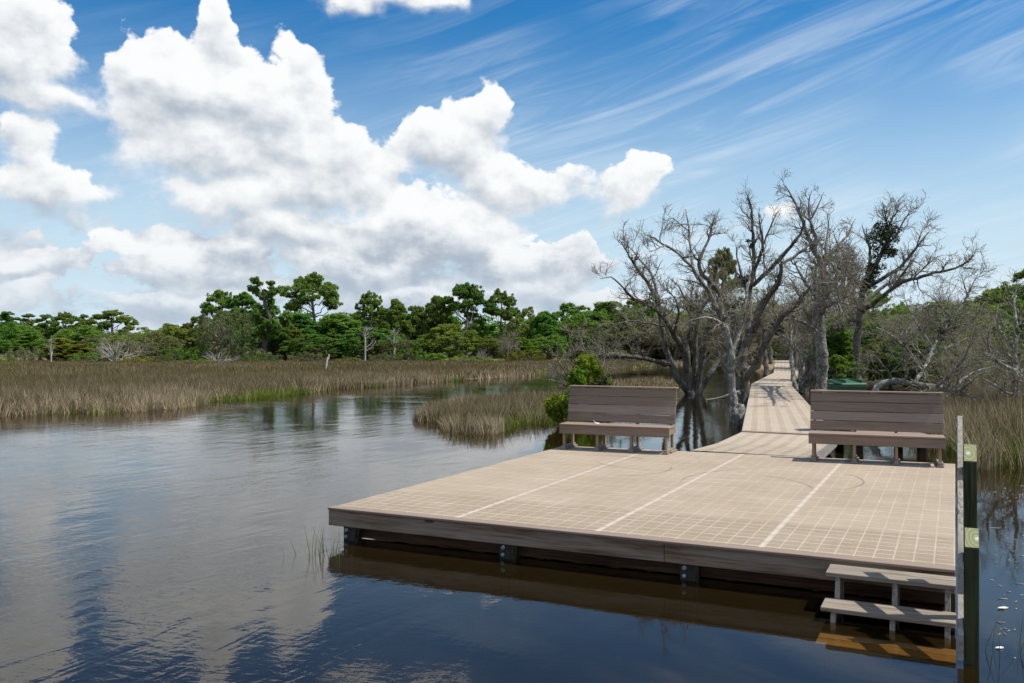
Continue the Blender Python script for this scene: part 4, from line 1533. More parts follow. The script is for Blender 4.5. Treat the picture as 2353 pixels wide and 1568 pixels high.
# twisted pine with a visible leaning trunk
tw = empty('twisted_pine', (*at(606, 835, 95)[:2], 0.0))
tag(tw, 'twisted pine with a bent dark trunk left of the tallest pine', 'tree', GW)
b0 = np.array([tw.location.x, tw.location.y, 0.0])
rng = np.random.default_rng(77)
trk = [at(X, Y, 95) - b0 for X, Y in ((604, 838), (606, 812), (608, 790), (618, 762), (622, 740), (614, 712), (606, 696), (608, 678), (622, 664))]
p, r = resample(trk, [0.42, 0.36, 0.33, 0.3, 0.24, 0.2, 0.17, 0.13, 0.06], 0.3)
parts = [tubes(p[None], r[None], 8)]
Q, RR = grow(p[None], r[None], 34, (0.30, 1.0), (0.8, 1.5), (0.14, 0.34), 6, 0.16, rng, 0.08, 0.45, 0.3)
parts.append(tubes(Q, RR, 4))
Q2, R2 = grow(Q, RR, 4, (0.4, 1), (0.4, 1), (0.3, 0.5), 4, 0.2, rng, 0.1, 0.5, 0.3)
parts.append(tubes(Q2, R2, 3))
link('trunk', mesh_np('trunk', *join(parts), smooth=True), B_dark, tw)
tips = np.concatenate([Q2[:, -1], Q2[:, 2], Q[:, -1]])
link('crown', mesh_np('crown', *foliage(tips, rng.uniform(0.22, 0.42, len(tips)), 34, 0.16, rng, 0.6, 2.4)), L_pine, tw)

# the closed mass of the wood behind them
prof = [(-500, 720), (-100, 722), (0, 735), (100, 742), (230, 742), (330, 752), (400, 748), (470, 735), (540, 715), (640, 712), (720, 705), (850, 704), (950, 712), (1050, 704), (1150, 712), (1235, 726),
        (1300, 712), (1400, 702), (1500, 705), (1650, 708), (1850, 712), (2000, 700), (2100, 690), (2200, 680), (2300, 665), (2500, 650), (2900, 640)]
rng = np.random.default_rng(3)
wacc = {'pine': [], 'dark': [], 'green': []}
tacc = []
for i in range(400):
    X = rng.uniform(-450, 2750) if i < 330 else rng.uniform(-100, 260)
    d = rng.uniform(104, 150) if X < 250 else rng.uniform(108, 140)
    if X < 240:
        d += 25
    top = np.interp(X, *zip(*prof)) + rng.uniform(4, 60) * (1 if rng.uniform() < 0.75 else 0.3)
    pt = at(X, top, d)
    kd, var = [('oak', rng.integers(4)), ('dense_pine', rng.integers(3)), ('oak', rng.integers(4)), ('tall_pine', rng.integers(3))][rng.integers(4) if X > 240 else 3 if rng.uniform() < .6 else 1]
    pr = PROTO[(kd, int(var))]
    wd = rng.uniform(60, 120) / F * d
    if X < 260:
        wd = rng.uniform(36, 64) / F * d
    sx, sz = wd / 2 / pr['rx'], pt[2] / pr['zt']
    a = rng.uniform(0, 6.28)
    c_, s_ = math.cos(a), math.sin(a)

    def tf_(v):
        return np.stack([(v[:, 0] * c_ - v[:, 1] * s_) * sx + pt[0], (v[:, 0] * s_ + v[:, 1] * c_) * sx + d, v[:, 2] * sz], 1)
    lv, lfc = pr['l']
    nf = len(lfc)
    pick = rng.uniform(0, 1, nf) < min(1.0, 2600 / nf)
    V4 = lv.reshape(-1, 4, 3)[pick]
    cen = V4.mean(1, keepdims=True)
    V4 = cen + (V4 - cen) * 1.5
    wacc[['pine', 'dark', 'green'][int(rng.integers(3))]].append((tf_(V4.reshape(-1, 3)), np.arange(len(V4) * 4).reshape(-1, 4)))
    if kd == 'tall_pine' or i % 3 == 0:
        wv, wf = pr['w']
        tacc.append((tf_(wv[:60]), wf[(wf < 60).all(1)]))
parts = []
mi = []
for k_, nm in enumerate(('pine', 'dark', 'green')):
    v, f = join(wacc[nm])
    parts.append((v, f))
    mi.append(np.full(len(f), k_))
v, f = join(tacc)
parts.append((v, f))
mi.append(np.full(len(f), 3))
me = mesh_np('woods', *join(parts))
wo_ = link('woods', me, [L_pine, L_dark, L_green, B_dark])
me.polygons.foreach_set('material_index', np.concatenate(mi).astype(np.int32))
tag(wo_, 'closed dark green mass of the wood behind the marsh and the boardwalk', 'wood', kind='stuff')


# ------------------------------------------------------------------ marsh rushes
def blades(px, py, z0, hgt_, wid, tone, rng, lean=0.22, curve=0.25, tus_=0.0):
    """bent two-part blades; returns verts, faces4, faces3, uv"""
    n = len(px)
    a = rng.uniform(0, 2 * np.pi, n)
    ld = rng.uniform(0, 2 * np.pi, n)
    lm = np.abs(rng.normal(0, lean, n))
    if tus_:
        # blades fan out from the middle of their tussock
        ci, cj = np.floor(px / tus_), np.floor(py / tus_)
        hsh = np.sin(ci * 12.9898 + cj * 78.233) * 43758.5453
        hs2 = np.sin(ci * 39.346 + cj * 11.135) * 24634.6345
        ox = px - (ci + 0.5 + 0.5 * (hsh - np.floor(hsh) - 0.5)) * tus_
        oy = py - (cj + 0.5 + 0.5 * (hs2 - np.floor(hs2) - 0.5)) * tus_
        ro = np.hypot(ox, oy) / tus_
        k_ = rng.uniform(0, 1, n) < 0.72
        ld = np.where(k_, np.arctan2(oy, ox) + rng.normal(0, 0.5, n), ld)
        lm = np.where(k_, lm * 0.5 + ro * rng.uniform(0.3, 1.0, n), lm)
        hgt_ = hgt_ * (1.08 - 0.30 * ro)
    base_ = np.stack([px, py, z0], 1)
    L = np.stack([np.cos(ld) * lm, np.sin(ld) * lm, np.ones(n)], 1)
    L /= np.linalg.norm(L, axis=1, keepdims=True)
    mid = base_ + L * (hgt_ * 0.5)[:, None]
    L2 = L + np.stack([np.cos(ld), np.sin(ld), np.zeros(n)], 1) * (rng.uniform(0, curve, n) + lm * 0.6)[:, None]
    L2 /= np.linalg.norm(L2, axis=1, keepdims=True)
    tip = mid + L2 * (hgt_ * 0.5)[:, None]
    w = np.stack([np.cos(a), np.sin(a), np.zeros(n)], 1) * (wid / 2)[:, None]
    V = np.stack([base_ - w, base_ + w, mid - w * 0.75, mid + w * 0.75, tip], 1).reshape(-1, 3)
    i = np.arange(n)[:, None] * 5
    f4 = i + np.array([[0, 1, 3, 2]])
    f3 = i + np.array([[2, 3, 4]])
    vv = np.array([0, 0, 0.5, 0.5, 1.0])
    return V, f4, f3, tone, vv


def grass_object(name, sets, mat_, label, cat):
    Vs_, F4, F3, TN = [], [], [], []
    o_ = 0
    for (V, f4, f3, tone, vv) in sets:
        Vs_.append(V)
        F4.append(f4 + o_)
        F3.append(f3 + o_)
        TN.append(tone)
        o_ += len(V)
    V = np.concatenate(Vs_)
    f4 = np.concatenate(F4)
    f3 = np.concatenate(F3)
    tone = np.repeat(np.concatenate(TN), 5)
    vv = np.tile(np.array([0, 0, 0.5, 0.5, 1.0]), len(V) // 5)
    me = mesh_np(name, V, f4, f3)
    loops = np.concatenate([f4.ravel(), f3.ravel()])
    ul = me.uv_layers.new(name='UVMap')
    uv = np.stack([tone[loops], vv[loops]], 1).astype(np.float32)
    ul.data.foreach_set('uv', uv.ravel())
    o = link(name, me, mat_)
    tag(o, label, cat, kind='stuff')
    return o


def vnoise(x, y, sc, seed):
    """cheap smooth noise in 0..1"""
    r = np.random.default_rng(seed).uniform(0, 1, (64, 64))
    u, v = x / sc, y / sc
    i, j = np.floor(u).astype(int), np.floor(v).astype(int)
    fu, fv = u - i, v - j
    fu, fv = fu * fu * (3 - 2 * fu), fv * fv * (3 - 2 * fv)
    g = lambda p, q: r[p % 64, q % 64]
    return (g(i, j) * (1 - fu) + g(i + 1, j) * fu) * (1 - fv) + (g(i, j + 1) * (1 - fu) + g(i + 1, j + 1) * fu) * fv


def edgedist(px, py, poly, nmax=None):
    """distance to the outline of the polygon"""
    best = np.full(len(px), 1e9)
    n = len(poly)
    for i in range(n):
        if nmax and i >= nmax:
            break
        x1, y1 = poly[i]
        x2, y2 = poly[(i + 1) % n]
        dx, dy = x2 - x1, y2 - y1
        t_ = np.clip(((px - x1) * dx + (py - y1) * dy) / (dx * dx + dy * dy + 1e-9), 0, 1)
        best = np.minimum(best, np.hypot(px - x1 - t_ * dx, py - y1 - t_ * dy))
    return best


def scatter(poly, box, n, rng, nedge=None, wob=0.5):
    x = rng.uniform(box[0], box[1], n)
    y = rng.uniform(box[2], box[3], n)
    wx = x + (vnoise(x, y, 1.3, 5) - 0.5) * wob * 2
    wy = y + (vnoise(x, y, 1.1, 6) - 0.5) * wob * 2
    k = inpoly(wx, wy, poly)
    x, y = x[k], y[k]
    return x, y, edgedist(x, y, poly, nedge)


def rushes(poly, box, n, rng, h0, w0, nedge, palefrac=0.5, greens=(), hfar=None, cell=1.0, tonebias=0.0, keep=None):
    x, y, e = scatter(poly, box, n, rng, nedge)
    if keep is not None:
        k = keep(x, y)
        x, y, e = x[k], y[k], e[k]
    m = len(x)
    tus = vnoise(x, y, cell, 21)           # tussocks
    big = vnoise(x, y, 7.0, 22)
    h = h0 * (0.62 + 0.32 * tus + 0.22 * big) * rng.uniform(0.72, 1.08, m)
    if hfar:
        h *= np.interp(np.hypot(x, y), [25, 90], [1, hfar])
    h *= np.clip(0.72 + e * 0.25, 0.72, 1.0)
    tone = 0.02 + 0.62 * rng.uniform(0, 1, m) ** 1.2 * (0.35 + 1.0 * vnoise(x, y, 2.5, 23)) + tonebias
    pale = (rng.uniform(0, 1, m) < 1.25 * palefrac * np.exp(-e / 1.8) * (0.35 + 1.3 * vnoise(x, y, 1.8, 24)) + 0.10 * vnoise(x, y, 3.0, 31))
    tone = np.where(pale, rng.uniform(0.62, 0.80, m), tone)
    for (gx, gy, gr, ga) in greens:
        k = np.exp(-((x - gx) ** 2 + (y - gy) ** 2) / gr ** 2) * ga * 1.0
        k = k * (e < 1.6)
        g = rng.uniform(0, 1, m) < k
        tone = np.where(g, rng.uniform(0.88, 1.0, m), tone)
        h = np.where(g, h * 0.62, h)
    wd = w0 * (1 + np.hypot(x, y) / 60) * rng.uniform(0.7, 1.3, m)
    return blades(x, y, np.full(m, -0.04), h, wd, np.clip(tone, 0, 1), rng, 0.20, 0.35, 0.85)


rng = np.random.default_rng(8)
gr1 = [(*wp(215, 950), 1.2, .5), (*wp(560, 922), 1.5, 1.0), (*wp(640, 912), 1.9, 1.2), (*wp(690, 906), 1.6, 1.1), (*wp(1250, 858), 2.5, .9), (*wp(1050, 874), 1.2, .8), (*wp(880, 888), 1.0, .7), (*wp(1480, 843), 5, .6)]
NE = 19
sets = [rushes(marsh_left, (-26, 4, 25, 50), 330000, rng, 0.98, 0.011, NE, 0.75, gr1, 0.55, keep=lambda x, y: np.hypot(x, y) < 50),
        rushes(marsh_left, (-62, 24, 45, 93), 190000, rng, 0.95, 0.020, NE, 0.6, gr1, 0.5, 1.6, keep=lambda x, y: (np.hypot(x, y) >= 50) & (np.abs(x) < y * 0.62 + 2))]
grass_object('marsh_grass', sets, G_marsh, 'brown marsh rushes with pale edges and green patches filling the flat beyond the creek', 'marsh grass')
gi = [(*wp(1175, 980), 0.9, 1.2), (*wp(1262, 965), 1.0, 1.3), (*wp(1330, 960), 1.0, 1.3)]
sets = [rushes(islet, (-3.5, 2.5, 20, 31), 44000, rng, 0.78, 0.009, None, 0.55, gi, None, 0.8)]
grass_object('islet_rushes', sets, G_marsh, 'tussocks of brown rushes on the small islet left of the left bench', 'marsh grass')
sets = [rushes(strip, (3.5, 24, 35, 60), 60000, rng, 0.58, 0.014, None, 0.4, [(10.4, 40, 2.5, 0.8)], None, 1.0),
        rushes(islet_back, (1.2, 5.5, 30, 48), 16000, rng, 0.6, 0.012, None, 0.4, [], None, 1.0)]
grass_object('creek_bank_rushes', sets, G_marsh, 'brown rushes on the low bank behind the left bench', 'marsh grass')
gr_ = [(9.0, 16.4, 0.9, .9), (8.7, 17.5, .9, .7), (12, 16.5, 1.4, .35)]
sets = [rushes(marsh_right, (7.5, 30, 15, 45), 290000, rng, 1.28, 0.011, None, 0.5, gr_, None, 0.9, -0.02, keep=lambda x, y: x < y * 0.66 + 1.5)]
grass_object('right_marsh_grass', sets, G_marsh, 'tall dense dark brown rushes at the right behind the handrail', 'marsh grass')


def tuft(pts, h, name, label, seed, tone=(0.86, 0.98), wid=0.007, ln=0.18):
    r_ = np.random.default_rng(seed)
    X = np.array([p[0] for p in pts])
    Y = np.array([p[1] for p in pts])
    n = len(X)
    s = blades(X, Y, np.full(n, -0.25), np.array(h) + 0.25, np.full(n, wid), r_.uniform(*tone, n), r_, ln, 0.25)
    me = mesh_np(name, s[0], s[1], s[2])
    loops = np.concatenate([s[1].ravel(), s[2].ravel()])
    ul = me.uv_layers.new(name='UVMap')
    ul.data.foreach_set('uv', np.stack([np.repeat(s[3], 5)[loops], np.tile(s[4], n)[loops]], 1).astype(np.float32).ravel())
    o = link(name, me, G_reed)
    return tag(o, label, 'reeds', 'green reed tufts in the open water')


G_reed = grassmat('green_reed_blades', [(0.0, (0.05, 0.09, 0.02)), (0.5, (0.07, 0.12, 0.03)), (1.0, (0.11, 0.16, 0.045))])
r_ = np.random.default_rng(4)
c1, c2, c3 = wp(753, 1275), wp(705, 1270), wp(2285, 1500)
tuft([(c1[0] + r_.normal(0, .10), c1[1] + r_.normal(0, .10)) for _ in range(24)], r_.uniform(0.2, 0.42, 24), 'reed_tuft', 'green reed tuft in the water at the left corner of the deck', 1)
tuft([(c2[0] + r_.normal(0, .09), c2[1] + r_.normal(0, .12)) for _ in range(7)], r_.uniform(0.15, 0.38, 7), 'reed_tuft', 'sparse thin reeds in the water left of the deck corner tuft', 2)
tuft([(c3[0] + r_.uniform(-.12, .35), c3[1] + r_.normal(0, .12)) for _ in range(12)], r_.uniform(0.2, 0.45, 12), 'reed_tuft', 'long green reed blades in the water right of the handrail post', 3, ln=0.35)

# drifting scraps of dead reed on the water at the right
r_ = np.random.default_rng(14)
V, Fq = [], []
for k in range(300):
    d = r_.uniform(5.8, 13.5)
    x = d * r_.uniform(0.525, 0.60) + r_.normal(0, 0.05) + 0.05
    if abs(math.sin(d * 2.1 + x)) < 0.45:
        continue
    a = r_.normal(0.1, 0.9)
    L, w = r_.uniform(0.006, 0.045) * r_.uniform(0.4, 1.2), r_.uniform(0.001, 0.0035)
    ca, sa = math.cos(a), math.sin(a)
    b = len(V)
    for (u_, v_) in ((-L, -w), (L, -w), (L, w), (-L, w)):
        V.append((x + u_ * ca - v_ * sa, d + u_ * sa + v_ * ca, 0.0035))
    for (u_, v_) in ((-L, -w), (L, -w), (L, w), (-L, w)):
        V.append((x + u_ * ca - v_ * sa, d + u_ * sa + v_ * ca, 0.007))
    Fq += [(b + 4, b + 5, b + 6, b + 7), (b, b + 1, b + 5, b + 4), (b + 2, b + 3, b + 7, b + 6), (b + 1, b + 2, b + 6, b + 5), (b + 3, b, b + 4, b + 7)]
de = link('floating_debris', mesh_np('floating_debris', V, Fq), B_pale)
tag(de, 'pale scraps of dead reed drifting on the blue water at the right', 'debris', kind='stuff')
for i, (X, Y, s, lb) in enumerate([(2303, 1398, 0.05, 'white feather floating on the water right of the near post'), (2295, 1490, 0.035, 'small white feather floating among the green reed blades')]):
    x, y = wp(X, Y)
    v = [(x - s, y - s * .3, .004), (x, y - s * .45, .004), (x + s, y + .1 * s, .004), (x + .5 * s, y + s * .5, .004), (x - .3 * s, y + .3 * s, .004)]
    me = bpy.data.meshes.new('feather')
    me.from_pydata(v + [(a_, b_, .012) for a_, b_, _ in v], [], [(5, 6, 7, 8, 9), (0, 1, 6, 5), (1, 2, 7, 6), (2, 3, 8, 7), (3, 4, 9, 8), (4, 0, 5, 9)])
    tag(link('feather', me, M_white), lb, 'feather')


# ------------------------------------------------------------------ the bare trees round the boardwalk
def dead_tree(name, label, X0, Y0, d0, limbs, seed, barkm, twigm, dens=1.0, tl=1.0, leaves=None, twigs=True, cat='tree', group=None):
    """limbs: list of ([(X, Y, depth offset), ...], [radius, ...]); joints are given as seen, with a distance of their own"""
    rng_ = np.random.default_rng(seed)
    bx, by = at(X0, Y0, d0)[:2]
    base_ = np.array([bx, by, 0.0])
    root = empty(name, (bx, by, 0.0))
    tag(root, label, cat, group)
    thick, mid_, fine_ = [], [], []
    allt = []
    for pts, rad in limbs:
        P3 = [at(X, Y, d0 + o) - base_ for X, Y, o in pts]
        p, r = resample(P3, [q_ * 0.9 for q_ in rad], 0.22)
        n_ = len(p)
        p[1:-1] += rng_.normal(0, 0.022, (n_ - 2, 3)) * (0.5 + 3 * r[1:-1, None])
        r = r * (1 + rng_.normal(0, 0.05, n_))
        thick.append(tubes(p[None], r[None], 10))
        if not twigs:
            continue
        L = np.linalg.norm(np.diff(p, axis=0), axis=1).sum()
        thin0 = np.argmax(r < max(0.085, r.min() * 1.2)) / max(1, n_ - 1) if (r < 0.085).any() else 0.6
        n1 = max(3, int(L * 3.2 * dens))
        Q, RR = grow(p[None], r[None], n1, (min(thin0, 0.55), 1.0), (0.45, 1.15), (0.5, 1.15), 9, 0.23, rng_, 0.05, 0.6, 0.3, 0.2, 1.0 * tl, 0.03)
        mid_.append(tubes(Q, RR, 5))
        Q2, R2 = grow(Q, RR, 6, (0.12, 1.0), (0.4, 1.05), (0.4, 0.95), 7, 0.22, rng_, 0.04, 0.6, 0.35, 0.1)
        R2 = np.maximum(R2, d0 * 0.00020)
        fine_.append(tubes(Q2, R2, 4))
        Q3, R3 = grow(Q2, R2, 4, (0.1, 1.0), (0.35, 1.0), (0.45, 1.0), 5, 0.22, rng_, 0.02, 0.65, 0.45, 0.07)
        R3 = np.maximum(R3, d0 * 0.00012)
        fine_.append(tubes(Q3, R3, 3))
        allt.append(Q2[:, -1])
    link('trunk', mesh_np('trunk', *join(thick + mid_), smooth=True), barkm, root)
    if fine_:
        link('branches', mesh_np('branches', *join(fine_)), twigm, root)
    for (X, Y, o, rpx, n_) in (leaves or []):
        c = at(X, Y, d0 + o) - base_
        rr = rpx / F * d0
        cs = c + rng_.normal(0, rr * 0.36, (n_, 3))
        link('foliage', mesh_np('foliage', *foliage(cs, rng_.uniform(0.38, 0.6, n_) * rr, 40, 0.07 * d0 / 37, rng_, 0.8, 1.5)), L_vine, root)
    return root


# front lichen covered tree standing in the water left of the boardwalk
LICHEN = dead_tree('dead_oak', 'pale lichen covered forked tree in the water just left of the boardwalk', 1692, 975, 23.6, [
    ([(1692, 984, 0), (1690, 958, 0), (1685, 925, 0), (1681, 880, 0), (1682, 840, 0), (1678, 806, 0)], [.20, .19, .115, .12, .11, .115]),
    ([(1678, 806, 0), (1695, 788, 0.1), (1698, 768, 0.1), (1703, 742, 0.2), (1709, 715, 0.3), (1714, 690, 0.5), (1720, 650, 0.8), (1722, 610, 1.0)], [.085, .08, .07, .06, .05, .045, .035, .015]),
    ([(1678, 806, 0), (1671, 782, 0), (1667, 752, -.1), (1663, 728, -.2), (1645, 712, -.3), (1630, 669, -.4), (1613, 652, -.5), (1599, 632, -.5), (1590, 612, -.6)], [.10, .09, .085, .085, .075, .065, .06, .055, .05]),
    ([(1590, 612, -.6), (1565, 585, -.8), (1530, 562, -1.0), (1502, 547, -1.2), (1487, 540, -1.4)], [.045, .04, .032, .02, .01]),
    ([(1592, 618, -.6), (1588, 580, -.3), (1584, 552, -.2), (1581, 517, 0), (1575, 480, .2)], [.04, .035, .032, .025, .01]),
    ([(1530, 562, -1.0), (1512, 575, -1.3), (1490, 578, -1.5)], [.025, .018, .01]),
    ([(1663, 728, -.2), (1640, 722, .1), (1624, 700, .4)], [.04, .03, .02]),
    ([(1668, 752, -.1), (1655, 738, -.8), (1625, 722, -1.0), (1600, 728, -1.2), (1570, 745, -1.5)], [.045, .04, .03, .02, .01]),
    ([(1581, 530, 0), (1560, 512, .3), (1545, 500, .5)], [.02, .016, .01]),
], 31, B_grey, B_twig, 0.85, 0.85)
# dark many-stemmed oak right behind it
dead_tree('dead_oak', 'dark many stemmed bare oak rising tallest beside the boardwalk', 1704, 918, 32.0, [
    ([(1704, 932, 0), (1704, 900, 0), (1704, 868, 0), (1704, 845, 0)], [.36, .30, .27, .25]),
    ([(1704, 850, 0), (1694, 820, .2), (1696, 775, .4), (1686, 738, .5), (1675, 704, .5), (1655, 672, .4), (1620, 640, .2), (1604, 615, 0), (1600, 604, 0), (1619, 570, .2), (1634, 536, .4), (1638, 492, .6)], [.17, .15, .14, .125, .12, .10, .09, .08, .07, .055, .04, .015]),
    ([(1704, 850, 0), (1710, 800, 0), (1722, 770, 0), (1739, 733, -.3), (1754, 690, -.6), (1784, 662, -.9), (1792, 630, -1.1), (1796, 600, -1.2)], [.19, .18, .17, .16, .13, .11, .08, .05]),
    ([(1720, 775, 0), (1718, 735, .3), (1720, 690, .4), (1722, 665, .5), (1734, 617, .6), (1731, 586, .6), (1729, 542, .6), (1730, 492, .6), (1720, 455, .7), (1712, 440, .8)], [.13, .12, .11, .10, .09, .075, .06, .045, .025, .012]),
    ([(1734, 617, .6), (1745, 592, .3), (1755, 555, 0), (1745, 522, -.2), (1742, 490, -.3)], [.07, .06, .05, .035, .012]),
    ([(1755, 560, 0), (1770, 512, .2), (1782, 495, .2), (1792, 480, .3)], [.04, .03, .02, .01]),
    ([(1728, 655, .4), (1770, 617, -.2), (1797, 590, -.5), (1825, 557, -.8), (1842, 532, -1.0), (1850, 505, -1.1)], [.09, .085, .075, .06, .045, .02]),
    ([(1795, 606, -.6), (1820, 592, -.4), (1844, 574, -.2), (1870, 552, 0)], [.06, .055, .045, .02]),
    ([(1706, 880, 0), (1737, 838, -.5), (1756, 788, -.9), (1783, 745, -1.3), (1800, 722, -1.6), (1840, 690, -2.0), (1862, 655, -2.2)], [.15, .13, .12, .11, .10, .08, .03]),
    ([(1722, 690, .4), (1706, 640, .8), (1694, 600, 1.2), (1690, 560, 1.4)], [.06, .05, .035, .012]),
    ([(1668, 690, .5), (1640, 660, 1.0), (1600, 648, 1.4), (1560, 640, 1.8)], [.05, .045, .03, .012]),
    ([(1704, 840, 0), (1680, 800, 1.0), (1665, 760, 1.6), (1660, 700, 2.0)], [.09, .08, .06, .02]),
], 32, B_dark, B_twig, 0.72, 0.95, [(1728, 560, .6, 14, 5), (1715, 640, .6, 16, 5), (1690, 700, .6, 20, 6)])
# spreading multi-trunk oak standing in the water further left
dead_tree('dead_oak', 'multi trunk bare oak spreading over the water, left of the lichen covered tree', 1590, 905, 37.0, [
    ([(1590, 912, 0), (1584, 900, 0), (1555, 870, 0), (1541, 838, 0), (1528, 797, 0), (1522, 766, .2), (1518, 730, .4), (1509, 690, .6), (1490, 650, .8), (1470, 625, .8), (1450, 598, .6), (1436, 570, .3), (1424, 552, 0)], [.26, .2, .17, .15, .13, .11, .10, .09, .08, .07, .05, .035, .012]),
    ([(1515, 700, .5), (1507, 662, 1.2), (1495, 625, 1.6), (1470, 597, 1.8), (1440, 560, 2.0)], [.07, .065, .05, .035, .012]),
    ([(1518, 720, .4), (1470, 690, -.4), (1444, 680, -.8), (1425, 652, -1.0), (1404, 632, -1.2), (1378, 640, -1.3)], [.07, .06, .05, .04, .025, .01]),
    ([(1541, 838, 0), (1508, 830, -.8), (1464, 819, -1.6), (1420, 816, -2.2), (1384, 817, -2.8), (1340, 800, -3.3)], [.11, .10, .09, .085, .07, .02]),
    ([(1590, 912, 0), (1583, 898, 0), (1580, 860, 0), (1579, 827, 0), (1566, 797, -.4), (1547, 766, -.8), (1535, 740, -1.1), (1510, 715, -1.4)], [.26, .22, .19, .18, .15, .13, .11, .05]),
    ([(1580, 835, 0), (1577, 785, .5), (1585, 760, .8), (1591, 728, 1.1), (1586, 690, 1.4), (1590, 660, 1.6)], [.13, .11, .10, .08, .06, .02]),
    ([(1594, 908, .1), (1597, 880, .2), (1596, 824, .3), (1599, 761, .4), (1606, 720, .6), (1600, 670, 1)], [.15, .13, .12, .10, .07, .02]),
    ([(1600, 908, 0), (1603, 890, 0), (1612, 822, -.2), (1624, 755, -.6), (1640, 715, -.8), (1650, 680, -1)], [.17, .16, .14, .11, .08, .03]),
    ([(1604, 905, 0), (1612, 889, 0), (1635, 849, 0), (1662, 821, .3), (1690, 800, .8), (1720, 790, 1.5)], [.15, .14, .125, .11, .09, .04]),
    ([(1540, 750, -1), (1500, 745, -1.5), (1450, 735, -2), (1410, 745, -2.6)], [.05, .045, .03, .01]),
    ([(1591, 740, 1), (1620, 700, .5), (1650, 660, 0), (1665, 640, -.4)], [.06, .05, .03, .01]),
    ([(1547, 766, -.8), (1560, 720, -2), (1555, 690, -2.5), (1530, 660, -3)], [.06, .05, .035, .01]),
    ([(1606, 720, .6), (1575, 690, -.5), (1560, 655, -1), (1540, 640, -1)], [.05, .04, .03, .01]),
], 33, B_dark, B_twig, 0.85, 1.05, [(1500, 700, .5, 34, 7), (1560, 690, .5, 40, 6)])
# lichen trunk right of the boardwalk
dead_tree('dead_oak', 'bare tree with a thick lichen flecked trunk behind the left end of the right bench', 1884, 898, 36.0, [
    ([(1884, 906, 0), (1886, 880, 0), (1892, 843, 0), (1886, 802, 0), (1883, 755, 0), (1885, 717, 0), (1892, 642, 0), (1890, 605, 0), (1875, 587, 0), (1860, 555, 0), (1845, 512, .2), (1835, 482, .3), (1824, 462, .4), (1812, 442, .4), (1812, 428, .4), (1797, 422, .4)], [.27, .25, .26, .25, .22, .20, .16, .14, .12, .10, .085, .07, .05, .03, .02, .01]),
    ([(1872, 585, 0), (1875, 542, -.3), (1858, 502, -.5), (1855, 462, -.6), (1865, 437, -.6)], [.09, .075, .05, .03, .012]),
    ([(1860, 508, -.5), (1872, 487, -.5), (1888, 452, -.5)], [.045, .035, .02]),
    ([(1891, 620, 0), (1897, 590, .4), (1925, 565, .8), (1948, 537, 1.2), (1965, 502, 1.5)], [.10, .085, .06, .04, .012]),
    ([(1888, 680, 0), (1915, 640, -.8), (1935, 610, -1.2), (1950, 570, -1.4)], [.09, .07, .05, .015]),
    ([(1885, 700, 0), (1858, 660, .5), (1835, 625, .8), (1820, 590, 1)], [.09, .07, .05, .015]),
    ([(1890, 690, 0), (1915, 655, -3), (1930, 635, -6), (1945, 640, -9), (1940, 660, -11)], [.10, .085, .07, .05, .02]),
    ([(1892, 650, 0), (1925, 615, -2.5), (1950, 600, -5), (1970, 610, -7.5)], [.09, .07, .05, .02]),
    ([(1888, 720, 0), (1900, 700, -3), (1925, 690, -6.5), (1950, 700, -9.5)], [.08, .065, .05, .02]),
    ([(1886, 770, 0), (1850, 740, -.6), (1815, 730, -1.0), (1780, 735, -1.5)], [.08, .07, .05, .02]),
    ([(1890, 640, 0), (1898, 560, .2), (1905, 520, .4), (1900, 490, .6)], [.07, .05, .03, .01]),
], 34, B_grey, B_twig, 0.8, 1.0, [(1910, 590, .3, 26, 6), (1890, 640, 0, 24, 5), (1780, 742, -1.2, 22, 6)])
dead_tree('dead_oak', 'dark leaning trunk curving up beside the lichen flecked trunk', 1847, 900, 37.5, [
    ([(1845, 904, 0), (1850, 890, 0), (1864, 868, 0), (1874, 830, 0), (1876, 780, .3), (1872, 735, .6), (1878, 690, .8), (1870, 640, 1.0), (1880, 590, 1.2)], [.24, .2, .18, .17, .15, .13, .11, .08, .03]),
    ([(1875, 760, .5), (1850, 715, .4), (1835, 670, .2), (1815, 640, 0)], [.09, .07, .05, .015]),
], 35, B_dark, B_twig, 1.0, 1.0)
